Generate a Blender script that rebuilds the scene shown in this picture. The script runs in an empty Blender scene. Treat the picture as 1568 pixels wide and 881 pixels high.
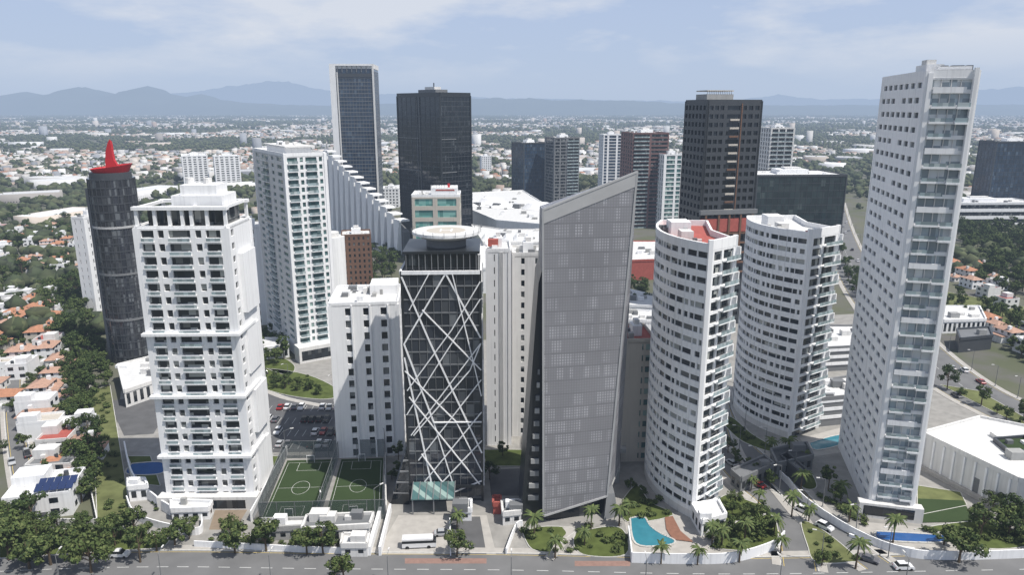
import bpy, math, random, time
import numpy as np
from mathutils import Vector, Matrix, noise
T0=time.time()
R=random.Random(11); NR=np.random.default_rng(5)
sc=bpy.context.scene
F=1100.;CX=784.;CY=440.5;H=100.
PT=math.atan(275.5/F); S=math.sin(PT); C=math.cos(PT)
# ---- back-projection helpers : ground position (metres) of an image pixel, height of a roof line
def g(u,v,z=0.):
    dx=u-CX; dy=v-CY; t=(H-z)/(F*S+dy*C)
    return (t*dx, t*(F*C-dy*S))
def G(pts,z=0.): return [g(u,v,z) for u,v in pts]
def zt(Y,v):
    k=-(v-CY)/F
    return H+Y*(k*C-S)/(C+k*S)
def solve(X0,Y0,z,d,u):
    u=u-CX
    return (u*(Y0*C+(H-z)*S)-F*X0)/(F*d[0]-u*d[1]*C)
# ================= materials =================
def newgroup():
    gr=bpy.data.node_groups.new('painted_haze','ShaderNodeTree')
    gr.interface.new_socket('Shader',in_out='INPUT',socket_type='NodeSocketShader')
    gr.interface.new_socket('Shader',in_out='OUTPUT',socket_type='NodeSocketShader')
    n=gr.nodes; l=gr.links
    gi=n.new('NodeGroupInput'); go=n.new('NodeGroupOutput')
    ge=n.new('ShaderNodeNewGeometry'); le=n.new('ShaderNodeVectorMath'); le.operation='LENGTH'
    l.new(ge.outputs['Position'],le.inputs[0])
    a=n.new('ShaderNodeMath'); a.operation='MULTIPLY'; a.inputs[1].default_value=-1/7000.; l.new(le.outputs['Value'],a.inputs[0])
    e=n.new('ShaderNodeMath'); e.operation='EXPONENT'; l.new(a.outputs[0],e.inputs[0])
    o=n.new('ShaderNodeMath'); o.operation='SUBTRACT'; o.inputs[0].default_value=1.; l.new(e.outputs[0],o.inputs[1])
    em=n.new('ShaderNodeEmission'); em.inputs[0].default_value=(.39,.49,.66,1); em.inputs[1].default_value=1.  # haze painted into each material as emission, stronger away from the origin
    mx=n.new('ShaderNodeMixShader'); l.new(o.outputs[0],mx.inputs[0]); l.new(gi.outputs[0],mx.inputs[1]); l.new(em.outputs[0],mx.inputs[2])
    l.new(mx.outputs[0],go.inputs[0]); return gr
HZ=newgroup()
class N:
    def __init__(s,name):
        s.m=bpy.data.materials.new(name); s.m.use_nodes=True; s.t=s.m.node_tree; s.n=s.t.nodes; s.l=s.t.links
        s.n.clear(); s.out=s.n.new('ShaderNodeOutputMaterial'); s.b=s.n.new('ShaderNodeBsdfPrincipled')
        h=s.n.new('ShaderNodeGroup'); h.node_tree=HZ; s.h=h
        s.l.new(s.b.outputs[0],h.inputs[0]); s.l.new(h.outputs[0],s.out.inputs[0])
    def put(s,v,i):
        if hasattr(v,'is_output'): s.l.new(v,i)
        else:
            i.default_value=v
    def ma(s,op,a,b=0.,c=None):
        n=s.n.new('ShaderNodeMath'); n.operation=op; s.put(a,n.inputs[0]); s.put(b,n.inputs[1])
        if c is not None: s.put(c,n.inputs[2])
        return n.outputs[0]
    def co(s):
        if not hasattr(s,'_c'):
            t=s.n.new('ShaderNodeTexCoord'); s._c=t.outputs['Object']
            x=s.n.new('ShaderNodeSeparateXYZ'); s.l.new(s._c,x.inputs[0]); s.x,s.y,s.z=x.outputs
        return s._c
    def noise(s,scale,det=4,vec=None):
        n=s.n.new('ShaderNodeTexNoise'); n.inputs['Scale'].default_value=scale; n.inputs['Detail'].default_value=det
        s.l.new(vec if vec is not None else s.co(),n.inputs['Vector']); return n.outputs[0]
    def comb(s,a,b,c=0.):
        n=s.n.new('ShaderNodeCombineXYZ'); s.put(a,n.inputs[0]); s.put(b,n.inputs[1]); s.put(c,n.inputs[2]); return n.outputs[0]
    def wn(s,vec):
        n=s.n.new('ShaderNodeTexWhiteNoise'); s.l.new(vec,n.inputs['Vector']); return n.outputs[0]
    def mix(s,f,a,b):
        n=s.n.new('ShaderNodeMix'); n.data_type='RGBA'; s.put(f,n.inputs[0])
        for q,i in ((a,6),(b,7)):
            if isinstance(q,tuple): n.inputs[i].default_value=(*q[:3],1)
            else: s.l.new(q,n.inputs[i])
        return n.outputs[2]
    def ramp(s,f,stops,const=False):
        n=s.n.new('ShaderNodeValToRGB'); s.l.new(f,n.inputs[0]); e=n.color_ramp.elements
        if const: n.color_ramp.interpolation='CONSTANT'
        while len(e)<len(stops): e.new(.5)
        for k,(p,c) in enumerate(stops): e[k].position=p; e[k].color=(*c,1)
        return n.outputs[0]
    def col(s,c): s.put(c,s.b.inputs['Base Color']) if not isinstance(c,tuple) else setattr(s.b.inputs['Base Color'],'default_value',(*c,1))
def mul(c,k): return tuple(min(1,x*k) for x in c)
def M(name,c,rough=.75,metal=0.,var=.12,scale=.25,grime=0.,spec=.3):
    n=N(name); n.co()
    a=n.mix(n.noise(scale,5),mul(c,1-var*1.6),mul(c,1+var*1.2))
    if grime:
        v=n.comb(n.ma('MULTIPLY',n.x,1.6),n.ma('MULTIPLY',n.y,1.6),n.ma('MULTIPLY',n.z,.06))
        gr=n.noise(1.,4,v); f=n.ma('MULTIPLY',n.ma('MAXIMUM',n.ma('SUBTRACT',gr,.5),0.),grime*4)
        a=n.mix(f,a,mul(c,.55))
    n.col(a); n.b.inputs['Roughness'].default_value=rough; n.b.inputs['Metallic'].default_value=metal
    n.b.inputs['Specular IOR Level'].default_value=spec
    return n.m
def GL(name,dark,light,px=1.4,pz=3.2,rough=.08,p=.75,mid=None):
    n=N(name); n.co()
    xy=n.ma('ADD',n.x,n.y)
    v=n.comb(n.ma('FLOOR',n.ma('DIVIDE',xy,px)),n.ma('FLOOR',n.ma('DIVIDE',n.z,pz)))
    w=n.wn(v); mid=mid or tuple((a*2+b)/3 for a,b in zip(dark,light))
    c=n.ramp(w,[(0,dark),(p*.6,mul(dark,1.5)),(p,mid),(min(.99,p+.15),light)],True)
    n.col(c); n.b.inputs['Roughness'].default_value=rough; n.b.inputs['Specular IOR Level'].default_value=.6
    bp=n.n.new('ShaderNodeBump'); bp.inputs['Strength'].default_value=.12; bp.inputs['Distance'].default_value=.3; n.l.new(n.noise(.35,2),bp.inputs['Height']); n.l.new(bp.outputs[0],n.b.inputs['Normal'])
    return n.m
white=M('white_render',(.8,.8,.8),.8,var=.04,grime=.35)
white2=M('offwhite_render',(.66,.65,.63),.8,var=.06,grime=.4)
roofw=M('roof_membrane',(.62,.62,.61),.85,var=.16,scale=.6)
grey=M('concrete',(.34,.34,.33),.85,var=.15,scale=.4,grime=.3)
dgrey=M('dark_metal',(.06,.065,.072),.4,var=.1)
mgrey=M('mid_grey',(.17,.175,.18),.6,var=.1)
black=M('black_cladding',(.022,.025,.028),.3,var=.1,spec=.5)
redm=M('red_paint',(.5,.025,.03),.5,var=.1)
redroof=M('red_roof',(.38,.1,.08),.8,var=.2,scale=.8)
brick=M('brown_brick',(.16,.09,.06),.85,var=.2,scale=1.)
beige=M('beige_render',(.5,.46,.4),.85,var=.06,grime=.3)
terra=M('terracotta_tiles',(.41,.2,.12),.85,var=.3,scale=1.2)
terra2=M('terracotta_tiles_pale',(.43,.27,.2),.85,var=.3,scale=1.2)
gl_dark=GL('window_glass_dark',(.012,.016,.02),(.16,.17,.17))
gl_res=GL('window_glass_residential',(.018,.023,.027),(.33,.34,.32),1.7,3.2,p=.66)
gl_teal=GL('window_glass_teal',(.05,.1,.1),(.28,.38,.35),1.8,3.2,p=.62)
gl_pale=GL('window_glass_pale',(.24,.28,.3),(.6,.62,.62),1.5,3.4,.12,.55)
gl_navy=GL('window_glass_navy',(.018,.032,.055),(.07,.1,.14),2.,3.6,.1,.8)
gl_black=GL('window_glass_black',(.008,.011,.014),(.05,.058,.065),1.5,3.5,.06,.82)  # lighter random panes carry painted reflections
gl_smoke=GL('window_glass_smoked',(.022,.026,.034),(.13,.14,.15),1.9,3.4,.05,.78)  # reflections put into the colour as lighter random panes
rail=GL('balcony_glass',(.2,.25,.26),(.4,.45,.45),1.1,3.2,.1,.7)
asphalt=M('asphalt',(.16,.16,.16),.9,var=.2,scale=.15)
asph2=M('asphalt_parking',(.11,.11,.112),.9,var=.25,scale=.25)
pave=M('concrete_paving',(.29,.28,.26),.9,var=.25,scale=.35)
pave2=M('pale_paving',(.4,.38,.35),.9,var=.18,scale=.5)
brickpave=M('red_paving',(.27,.17,.14),.9,var=.2,scale=1)
grass=M('grass',(.09,.115,.035),.95,var=.45,scale=.35,spec=.1)
drygrass=M('dry_grass',(.14,.155,.065),.95,var=.4,scale=.25,spec=.1)
turf=M('artificial_turf',(.04,.062,.026),.9,var=.16,scale=.1,spec=.1)
line=M('white_marking',(.58,.58,.56),.8,var=.14,scale=2)
yline=M('yellow_marking',(.5,.38,.12),.8,var=.15,scale=2)
kerbm=M('kerb_concrete',(.5,.49,.46),.9,var=.15,scale=1)
wood=M('timber_deck',(.24,.12,.08),.7,var=.2,scale=1)
soil=M('bare_soil',(.24,.19,.14),.95,var=.3,scale=.3)
bark=M('bark',(.1,.075,.05),.9,var=.25,scale=3)
tire=M('tyre_rubber',(.02,.02,.02),.8)
carglass=M('car_glass',(.015,.018,.02),.08,spec=.8)
solar=M('solar_panel',(.02,.035,.1),.2,spec=.6)
edgeal=M('edge_aluminium',(.4,.4,.4),.5)
def poolm(name,a,b_):
    n=N(name); n.col(n.mix(n.noise(.5,3),a,b_)); n.b.inputs['Roughness'].default_value=.08; return n.m
pool=poolm('pool_water',(.03,.15,.2),(.05,.24,.3)); pool2=poolm('pool_water_deep',(.015,.07,.22),(.03,.11,.31))
def leafm(name,c):
    n=N(name); n.col(n.mix(n.noise(.9,3),mul(c,.55),mul(c,1.5))); n.b.inputs['Roughness'].default_value=.75; n.b.inputs['Specular IOR Level'].default_value=.15
    return n.m
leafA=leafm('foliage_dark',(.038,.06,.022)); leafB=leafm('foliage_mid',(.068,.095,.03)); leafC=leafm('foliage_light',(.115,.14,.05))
palmleaf=leafm('palm_fronds',(.08,.11,.04))
def netm():
    n=N('fence_netting'); tr=n.n.new('ShaderNodeBsdfTransparent'); mx=n.n.new('ShaderNodeMixShader'); mx.inputs[0].default_value=.35
    n.col((.03,.05,.04)); n.l.new(tr.outputs[0],mx.inputs[1]); n.l.new(n.b.outputs[0],mx.inputs[2]); n.l.new(mx.outputs[0],n.h.inputs[0]); return n.m
net=netm()
def perf():
    n=N('perforated_metal'); n.co()
    fz=n.ma('FRACT',n.ma('DIVIDE',n.z,3.4)); cz=n.ma('FLOOR',n.ma('DIVIDE',n.z,3.4)); cx=n.ma('FLOOR',n.ma('DIVIDE',n.x,1.05))
    w=n.wn(n.comb(cx,cz))
    clus=n.noise(.33,1,n.comb(n.x,n.ma('MULTIPLY',cz,5.3),2.))
    dots=n.ma('MULTIPLY',n.ma('GREATER_THAN',n.ma('FRACT',n.ma('DIVIDE',n.x,.62)),.36),n.ma('GREATER_THAN',n.ma('FRACT',n.ma('DIVIDE',n.z,.68)),.3))
    inner=n.ma('MULTIPLY',n.ma('GREATER_THAN',fz,.16),n.ma('LESS_THAN',fz,.94))
    pale=n.ma('MULTIPLY',inner,n.ma('GREATER_THAN',clus,.49))  # paler panel clusters, part of the cladding pattern
    val=n.ma('ADD',.225,n.ma('MULTIPLY',pale,n.ma('MULTIPLY',dots,n.ma('ADD',.04,n.ma('MULTIPLY',w,.13)))))
    val=n.ma('ADD',val,n.ma('MULTIPLY',dots,.03))
    val=n.ma('MULTIPLY',val,n.ma('SUBTRACT',1.,n.ma('MULTIPLY',n.ma('LESS_THAN',fz,.08),.14)))
    val=n.ma('MULTIPLY',val,n.ma('ADD',.74,n.ma('MULTIPLY',n.noise(.07,5),.5)))
    n.col(n.comb(val,n.ma('MULTIPLY',val,.995),n.ma('MULTIPLY',val,1.06)))
    n.b.inputs['Metallic'].default_value=.15; n.b.inputs['Roughness'].default_value=.45
    return n.m
perfm=perf()
def attrm(name,windows=False,rough=.85):
    n=N(name); a=n.n.new('ShaderNodeAttribute'); a.attribute_name='col'; c=a.outputs['Color']; n.co()
    c=n.mix(n.noise(.12,4),c,n.mix(.3,c,(.12,.11,.1)))
    if windows:
        ge=n.n.new('ShaderNodeNewGeometry'); sp=n.n.new('ShaderNodeSeparateXYZ'); n.l.new(ge.outputs['Normal'],sp.inputs[0])
        wall=n.ma('LESS_THAN',sp.outputs[2],.3)
        fz=n.ma('FRACT',n.ma('DIVIDE',n.z,3.)); fx=n.ma('FRACT',n.ma('DIVIDE',n.ma('ADD',n.x,n.ma('MULTIPLY',n.y,.7)),3.1))
        m1=n.ma('MULTIPLY',n.ma('GREATER_THAN',fz,.3),n.ma('LESS_THAN',fz,.72)); m2=n.ma('MULTIPLY',n.ma('GREATER_THAN',fx,.25),n.ma('LESS_THAN',fx,.62))
        c=n.mix(n.ma('MULTIPLY',wall,n.ma('MULTIPLY',m1,m2)),c,(.03,.035,.04))
    n.col(c); n.b.inputs['Roughness'].default_value=rough; n.b.inputs['Specular IOR Level'].default_value=.2; return n.m
city_m=attrm('city_house_surfaces',True); treemass_m=attrm('tree_mass_foliage')
# ================= builder =================
class B:
    def __init__(s,name,O=(0,0),ang=0.,z=0.):
        s.name=name;s.O=O;s.ang=math.radians(ang);s.z=z;s.v=[];s.f=[];s.mi=[];s.mats=[]
    def w2l(s,p):
        x=p[0]-s.O[0];y=p[1]-s.O[1];c=math.cos(s.ang);n=math.sin(s.ang)
        return (x*c+y*n,-x*n+y*c)
    def add(s,vs,fs,mat):
        if mat not in s.mats: s.mats.append(mat)
        k=s.mats.index(mat); o=len(s.v); s.v+=vs
        for f in fs: s.f.append([i+o for i in f]); s.mi.append(k)
    def hexa(s,v,mat): s.add([tuple(p) for p in v],[(3,2,1,0),(4,5,6,7),(0,1,5,4),(1,2,6,5),(2,3,7,6),(3,0,4,7)],mat)
    def box(s,x0,x1,y0,y1,z0,z1,mat): s.hexa([(x0,y0,z0),(x1,y0,z0),(x1,y1,z0),(x0,y1,z0),(x0,y0,z1),(x1,y0,z1),(x1,y1,z1),(x0,y1,z1)],mat)
    def prism(s,p,z0,z1,mat,top=None):
        n=len(p); vs=[(x,y,z0) for x,y in p]+[(x,y,z1) for x,y in p]
        s.add(vs,[(i,(i+1)%n,(i+1)%n+n,i+n) for i in range(n)]+[tuple(range(n-1,-1,-1))],mat)
        s.add([(x,y,z1) for x,y in p],[tuple(range(n))],top or mat)
    def bar(s,p0,p1,s0,s1,o0,o1,z0,z1,mat,dz=0.):
        L=math.hypot(p1[0]-p0[0],p1[1]-p0[1]); d=((p1[0]-p0[0])/L,(p1[1]-p0[1])/L); n=(d[1],-d[0])
        q=lambda a,o:(p0[0]+d[0]*a+n[0]*o,p0[1]+d[1]*a+n[1]*o)
        P=[q(s0,o1),q(s1,o1),q(s1,o0),q(s0,o0)]
        s.hexa([(x,y,z0) for x,y in P]+[(x,y,z1) for x,y in P],mat)
    def diag(s,p0,p1,a,za,b,zb,w,o0,o1,mat):
        L=math.hypot(p1[0]-p0[0],p1[1]-p0[1]); d=((p1[0]-p0[0])/L,(p1[1]-p0[1])/L); n=(d[1],-d[0])
        l=math.hypot(b-a,zb-za); px=-(zb-za)/l*w/2; pz=(b-a)/l*w/2
        q=lambda t,z,o:(p0[0]+d[0]*t+n[0]*o,p0[1]+d[1]*t+n[1]*o,z)
        s.hexa([q(a+px,za+pz,o1),q(a-px,za-pz,o1),q(b-px,zb-pz,o1),q(b+px,zb+pz,o1),q(a+px,za+pz,o0),q(a-px,za-pz,o0),q(b-px,zb-pz,o0),q(b+px,zb+pz,o0)],mat)
    def cyl(s,cx,cy,r,z0,z1,mat,n=24,r1=None,ry=None,top=None):
        r1=r if r1 is None else r1; ky=(ry/r) if ry else 1
        a=[2*math.pi*i/n for i in range(n)]
        vs=[(cx+r*math.cos(t),cy+r*ky*math.sin(t),z0) for t in a]+[(cx+r1*math.cos(t),cy+r1*ky*math.sin(t),z1) for t in a]
        s.add(vs,[(i,(i+1)%n,(i+1)%n+n,i+n) for i in range(n)]+[tuple(range(n-1,-1,-1))],mat)
        s.add([(x,y,z1+.001) for x,y,z in vs[n:]],[tuple(range(n))],top or mat)
    def mesh(s):
        me=bpy.data.meshes.new(s.name); me.from_pydata(s.v,[],s.f)
        for m in s.mats: me.materials.append(m)
        me.polygons.foreach_set('material_index',s.mi); me.update(); return me
    def obj(s,name=None):
        o=bpy.data.objects.new(name or s.name,s.mesh()); sc.collection.objects.link(o); o.location=(s.O[0],s.O[1],s.z); o.rotation_euler[2]=s.ang; return o
    def punched(s,p0,p1,z0,z1,n,wins,sill,head,mat,o=.35,o0=0.):
        L=math.dist(p0,p1); fh=(z1-z0)/n; zz=z0
        for k in range(n):
            W=wins(k) if callable(wins) else wins
            zs=z0+k*fh+sill*fh; zh=z0+k*fh+head*fh
            s.bar(p0,p1,0,L,o0,o,zz,zs,mat); x=0
            for a,b in W:
                if a*L>x+.01: s.bar(p0,p1,x,a*L,o0,o,zs,zh,mat)
                x=b*L
            if x<L-.01: s.bar(p0,p1,x,L,o0,o,zs,zh,mat)
            zz=zh
        s.bar(p0,p1,0,L,o0,o,zz,z1,mat)
    def curtain(s,p0,p1,z0,z1,n,m,mat,o=.12,t=.12,tz=.25):
        L=math.dist(p0,p1)
        for k in range(n+1):
            z=z0+(z1-z0)*k/n; s.bar(p0,p1,0,L,0,o,z-tz/2,z+tz/2,mat)
        for k in range(m+1):
            x=L*k/m; s.bar(p0,p1,max(0,x-t/2),min(L,x+t/2),0,o+.05,z0,z1,mat)
    def balc(s,p0,p1,a,b,z0,z1,n,dep,slab,railm,rh=1.05,th=.25):
        L=math.dist(p0,p1); fh=(z1-z0)/n
        for k in range(n):
            z=z0+k*fh
            s.bar(p0,p1,a*L,b*L,.36,dep,z-th/2,z+th/2,slab)
            s.bar(p0,p1,a*L+.05,b*L-.05,dep-.12,dep-.06,z+th/2,z+th/2+rh,railm)
    def parapet(s,P,z,h,mat,roof,o=.35):
        s.prism(P,z,z+.15,mat,roof); n=len(P)
        for i in range(n): s.bar(P[i],P[(i+1)%n],0,math.dist(P[i],P[(i+1)%n]),-.02,o,z-.4,z+h,mat)
    def posts(s,P,z0,z1,mat,o=.38):
        for x,y in P: s.box(x-o,x+o,y-o,y+o,z0,z1,mat)
    def roofkit(s,x0,x1,y0,y1,z,n=8,big=True):
        if big:
            cx=(x0+x1)/2;cy=(y0+y1)/2;a=(x1-x0)*.22;b=(y1-y0)*.22
            s.box(cx-a,cx+a,cy-b,cy+b,z,z+3.2,white); s.box(cx-a*.5,cx+a*.6,cy-b*.5,cy+b*.5,z+3.2,z+4.6,white2)
        for i in range(n):
            x=R.uniform(x0,x1);y=R.uniform(y0,y1);a=R.uniform(.4,1.2);b=R.uniform(.4,1.2)
            s.box(x-a,x+a,y-b,y+b,z+.16,z+R.uniform(.8,2.),R.choice([white2,grey,mgrey,white]))
def site(name,u0,v0,vt,ang,uL=None,uR=None,a=None,b=None):  # corner, roof line and side edges are given as image coordinates
    X,Y=g(u0,v0); z=zt(Y,vt); r=math.radians(ang)
    if a is None: a=solve(X,Y,z,(math.cos(r),math.sin(r)),uR)
    if b is None: b=solve(X,Y,z,(-math.sin(r),math.cos(r)),uL)
    FOOT.append((X,Y,max(abs(a),abs(b))))
    return B(name,(X,Y),ang),a,b,z
FOOT=[]
def rect(a,b): return [(0,0),(a,0),(a,b),(0,b)]
def edges(P): return [(P[i],P[(i+1)%len(P)]) for i in range(len(P))]
def ev(n,w,m=0.):
    st=(1-2*m)/n; return [(m+st*(i+.5)-w*st/2,m+st*(i+.5)+w*st/2) for i in range(n)]
# ---------- 1 left front tower
b,a,d,h=site('white_balcony_apartment_tower',262,773,322,1,uR=345,b=15)
E=edges(rect(a,d)); top=h-4.2; nf=22
b.prism(rect(a,d),0,top,gl_res)
W=[(.06,.2),(.245,.31),(.36,.6),(.655,.72),(.77,.93)]
b.punched(*E[0],1.2,top,nf,W,.28,.84,white,.55); b.punched(*E[3],1.2,top,nf,ev(4,.4),.3,.8,white); b.punched(*E[2],1.2,top,nf,ev(5,.4),.3,.8,white)
b.punched(*E[1],1.2,top,nf,[(.08,.2)],.3,.8,white)
b.balc(*E[0],.06,.2,1.2,top,nf,1.,white,rail,.7); b.balc(*E[0],.36,.6,1.2,top,nf,1.2,white,rail,.7); b.balc(*E[0],.77,.93,1.2,top,nf,1.,white,rail,.7)
fh=(top-1.2)/nf
for k in (4,9,14): b.prism([(-1.1,-1.8),(a+1.1,-1.8),(a+1.1,d*.7),(-1.1,d*.7)],1.2+k*fh-.35,1.2+k*fh+.32,white)
for k0,k1,dd in ((0,4,.9),(5,9,1.5),(10,14,.9),(15,20,1.5)): b.bar(*E[1],4.5,d-1.5,.36,dd,1.2+k0*fh+.6,1.2+k1*fh-.6,white)
b.parapet(rect(a,d),top,.5,white,roofw)
for x in (0,.2,.36,.5,.6,.77,.97): b.box(a*x,a*x+.7,0,.7,top+.5,h,white); b.box(a*x,a*x+.7,d-.7,d,top+.5,h,white)
b.box(-.4,a+.4,-.4,1.2,h,h+.8,white); b.box(-.4,a+.4,d-1.2,d+.4,h,h+.8,white)
for x in (0,.33,.6,.94): b.box(a*x,a*x+.8,1.2,d-1.2,h,h+.7,white)
b.box(a*.1,a*.93,2.2,d-2,top+.15,h-.3,gl_dark); b.box(a*.36,a*.92,3,d-2.5,h-.3,h+3,white)
b.box(a*.45,a*.85,4,d-4,h+3,h+5.4,white); b.cyl(a*.5,d*.5,1.,h+5.4,h+6.8,white2,12); b.cyl(a*.7,d*.5,1.,h+5.4,h+6.8,white2,12)
b.posts(rect(a,d),0,top,white,.57); b.box(-2,a+2,-3,0,0,3.6,white2); b.box(1,a-1,-3.02,-3.0,.4,2.8,gl_dark)
b.obj()
# ---------- 2 dark round tower w red crown
X,Y=g(207,548); Z=zt(Y,272); rr=8.2
b=B('dark_cylindrical_office_tower',(X,Y)); FOOT.append((X,Y,12))
b.cyl(0,0,rr,0,Z,GL('office_glass_charcoal',(.028,.03,.036),(.12,.13,.14),1.2,3.2,.12,.65),40)
n=24; ringl=M('ring_light',(.42,.42,.42))
for k in range(1,n+1):
    z=Z*k/n; big=k in (6,12,18); b.cyl(0,0,rr+(.35 if big else .14),z-.5 if big else z-.45,z+.3 if big else z-.05,ringl if k==18 else (mgrey if big else dgrey),40)
for i in range(28):
    t=2*math.pi*i/28; p=(rr*math.cos(t),rr*math.sin(t)); q=(p[0]-.25*math.sin(t),p[1]+.25*math.cos(t)); b.bar(p,q,0,.2,-.1,.2,0,Z,dgrey)
b.box(-9.6,-4,-2,6,0,Z-4,mgrey)
b.cyl(0,0,rr-.8,Z,Z+2.2,dgrey,40)
m=36
def ring(r,z,tl): return [((r)*math.cos(6.2832*i/m)+.6,r*math.sin(6.2832*i/m),Z+z+tl*math.cos(6.2832*i/m-.3)) for i in range(m)]
vs=ring(rr-2.4,1.6,.2)+ring(rr-.7,4.4,.9)+ring(rr-1.1,4.4,.9)+ring(rr-2.8,2.2,.2)
b.add(vs,[(j*m+i,j*m+(i+1)%m,(j+1)*m+(i+1)%m,(j+1)*m+i) for j in range(3) for i in range(m)],redm)
b.cyl(.6,0,rr-2.6,Z+2.2,Z+2.6,redroof,32)
prof=[(-1.2,2.4),(-1.1,6),(-.4,10),(.8,13.2),(1.7,14.6),(1.9,12.8),(1.9,9.6),(2.2,7),(3.4,4.6),(3.4,2.4)]
m=len(prof); vs=[(x,-.6,Z+z) for x,z in prof]+[(x*.9+.2,1.,Z+2.4+(z-2.4)*.93) for x,z in prof]
b.add(vs,[tuple(range(m)),tuple(range(2*m-1,m-1,-1))]+[(i,i+m,(i+1)%m+m,(i+1)%m) for i in range(m)],redm)
b.cyl(-3,0,.1,Z+2,Z+7,dgrey,6)
b.obj()
# ---------- 4 white tower left-middle
b,a,d,h=site('white_residential_tower',459,549,240,33,uL=389,uR=497)
E=edges(rect(a,d)); nf=26
b.prism(rect(a,d),0,h,gl_teal)
b.punched(*E[0],6,h,nf,[(.05,.3),(.36,.44),(.5,.78),(.84,.92)],.24,.84,white)
b.balc(*E[0],.05,.3,6,h,nf,1.3,white,rail); b.balc(*E[0],.5,.78,6,h,nf,1.3,white,rail)
b.punched(*E[3],6,h,nf,[(.08,.2),(.3,.5),(.6,.68),(.78,.92)],.3,.8,white2); b.punched(*E[1],6,h,nf,ev(4,.4),.3,.8,white); b.punched(*E[2],6,h,nf,ev(4,.4),.3,.8,white)
b.balc(*E[3],.3,.5,6,h,nf,1.2,white,rail)
b.bar(*E[0],0,a,0,.4,0,6,white); b.bar(*E[3],0,d,0,.4,0,6,white)
b.posts(rect(a,d),0,h+1,white,.6); b.parapet(rect(a,d),h,1.3,white,roofw)
b.box(a*.2,a*.85,d*.2,d*.8,h,h+3,white); b.box(a*.15,a*.9,d*.15,d*.85,h+3,h+3.5,white2); b.roofkit(a*.25,a*.8,d*.25,d*.75,h+3.5,6,False)
b.box(-2,a+6,-7,-.5,0,6.5,white2); b.box(-1,a+5,-7.03,-7.0,1,5,gl_dark)
b.obj()
def generic(name,u0,v0,vt,ang,uL=None,uR=None,a=None,b=None,nf=12,glass=gl_res,wall=white,W0=None,W3=None,sill=.28,head=.82,style='p',roof=roofw,kit=6,m=8,mat2=dgrey,balc=None):
    B_,a,d,h=site(name,u0,v0,vt,ang,uL,uR,a,b); P=rect(a,d); E=edges(P)
    B_.prism(P,0,h,glass)
    if style=='p':
        for i,e in enumerate(E):
            W=(W0 if i in(0,2) else W3) or ev(5,.5)
            B_.punched(*e,0,h,nf,W,sill,head,wall)
    else:
        for i,e in enumerate(E): B_.curtain(*e,0.2,h,nf,m if i in(0,2) else max(3,int(m*d/a)),mat2)
    if balc: B_.balc(*E[0],*balc,0,h,nf,1.5,wall,rail)
    B_.posts(P,0,h+.6,wall if style=='p' else mat2); B_.parapet(P,h,1.,wall if style=='p' else mat2,roof)
    B_.roofkit(a*.12,a*.88,d*.12,d*.88,h,kit); return B_,a,d,h,E
bb,a,d,h,E=generic('white_slab_building',372,500,350,15,a=13,b=12,nf=12,W0=ev(4,.18),W3=ev(3,.18)); bb.obj('white_slab_building')
bb,a,d,h,E=generic('white_slab_building',150,478,335,-8,a=6,b=16,nf=12,W0=ev(2,.15),W3=ev(3,.15)); bb.O=(bb.O[0]-6,bb.O[1]); bb.obj('white_slab_building')
for u,w in ((283,34),(332,34)):
    bb,a,d,h,E=generic('white_apartment_block',u,285,240,25,uL=u-6,uR=u+w,nf=13,W0=ev(5,.6),W3=ev(3,.5)); bb.obj('white_apartment_block')
bb,a,d,h,E=generic('brown_brick_building',528,440,362,12,uR=567,b=16,nf=9,wall=brick,W0=ev(6,.4),W3=ev(4,.3),glass=gl_dark)
bb.obj()
X,Y=g(510,442); b=B('white_cylindrical_building',(X,Y)); b.cyl(0,0,8,0,zt(Y,362),white,32,top=roofw); b.cyl(0,0,5,zt(Y,362),zt(Y,362)+2.4,white2,24)
for k in range(6): b.box(-1,1,-8.2,-7.8,4+k*5,6+k*5,gl_dark)
b.obj()
# 6 tall slab tower
b,a,d,h=site('tall_glass_slab_tower',519,337,103,3,uR=571,b=34)
P=rect(a,d);E=edges(P); b.prism(P,0,h-1,gl_navy)
b.curtain(*E[0],2,h-9,38,14,mgrey,.15,.14,.5); b.curtain(*E[1],2,h-3,38,8,mgrey)
b.bar(*E[3],0,d,0,.6,0,h+3,white); b.box(-.6,4.6,-1.2,0,0,h+3,white); b.box(5.4,6.4,-1.1,0,0,h-4,white2); b.box(a-.9,a+.6,-1.2,0,0,h+3,white2); b.box(4.6,a-.9,-1.2,0,h+1.4,h+3,white); b.box(4.6,a-.9,-.6,0,h-8,h-5,dgrey)
b.box(-.6,a+.6,0.01,d,h-1,h+2.9,white2)
for k in range(7): b.box(6+k*(a-8)/7,6.5+k*(a-8)/7,-.9,-.1,h-4,h+1.4,mgrey)
b.obj()
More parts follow.
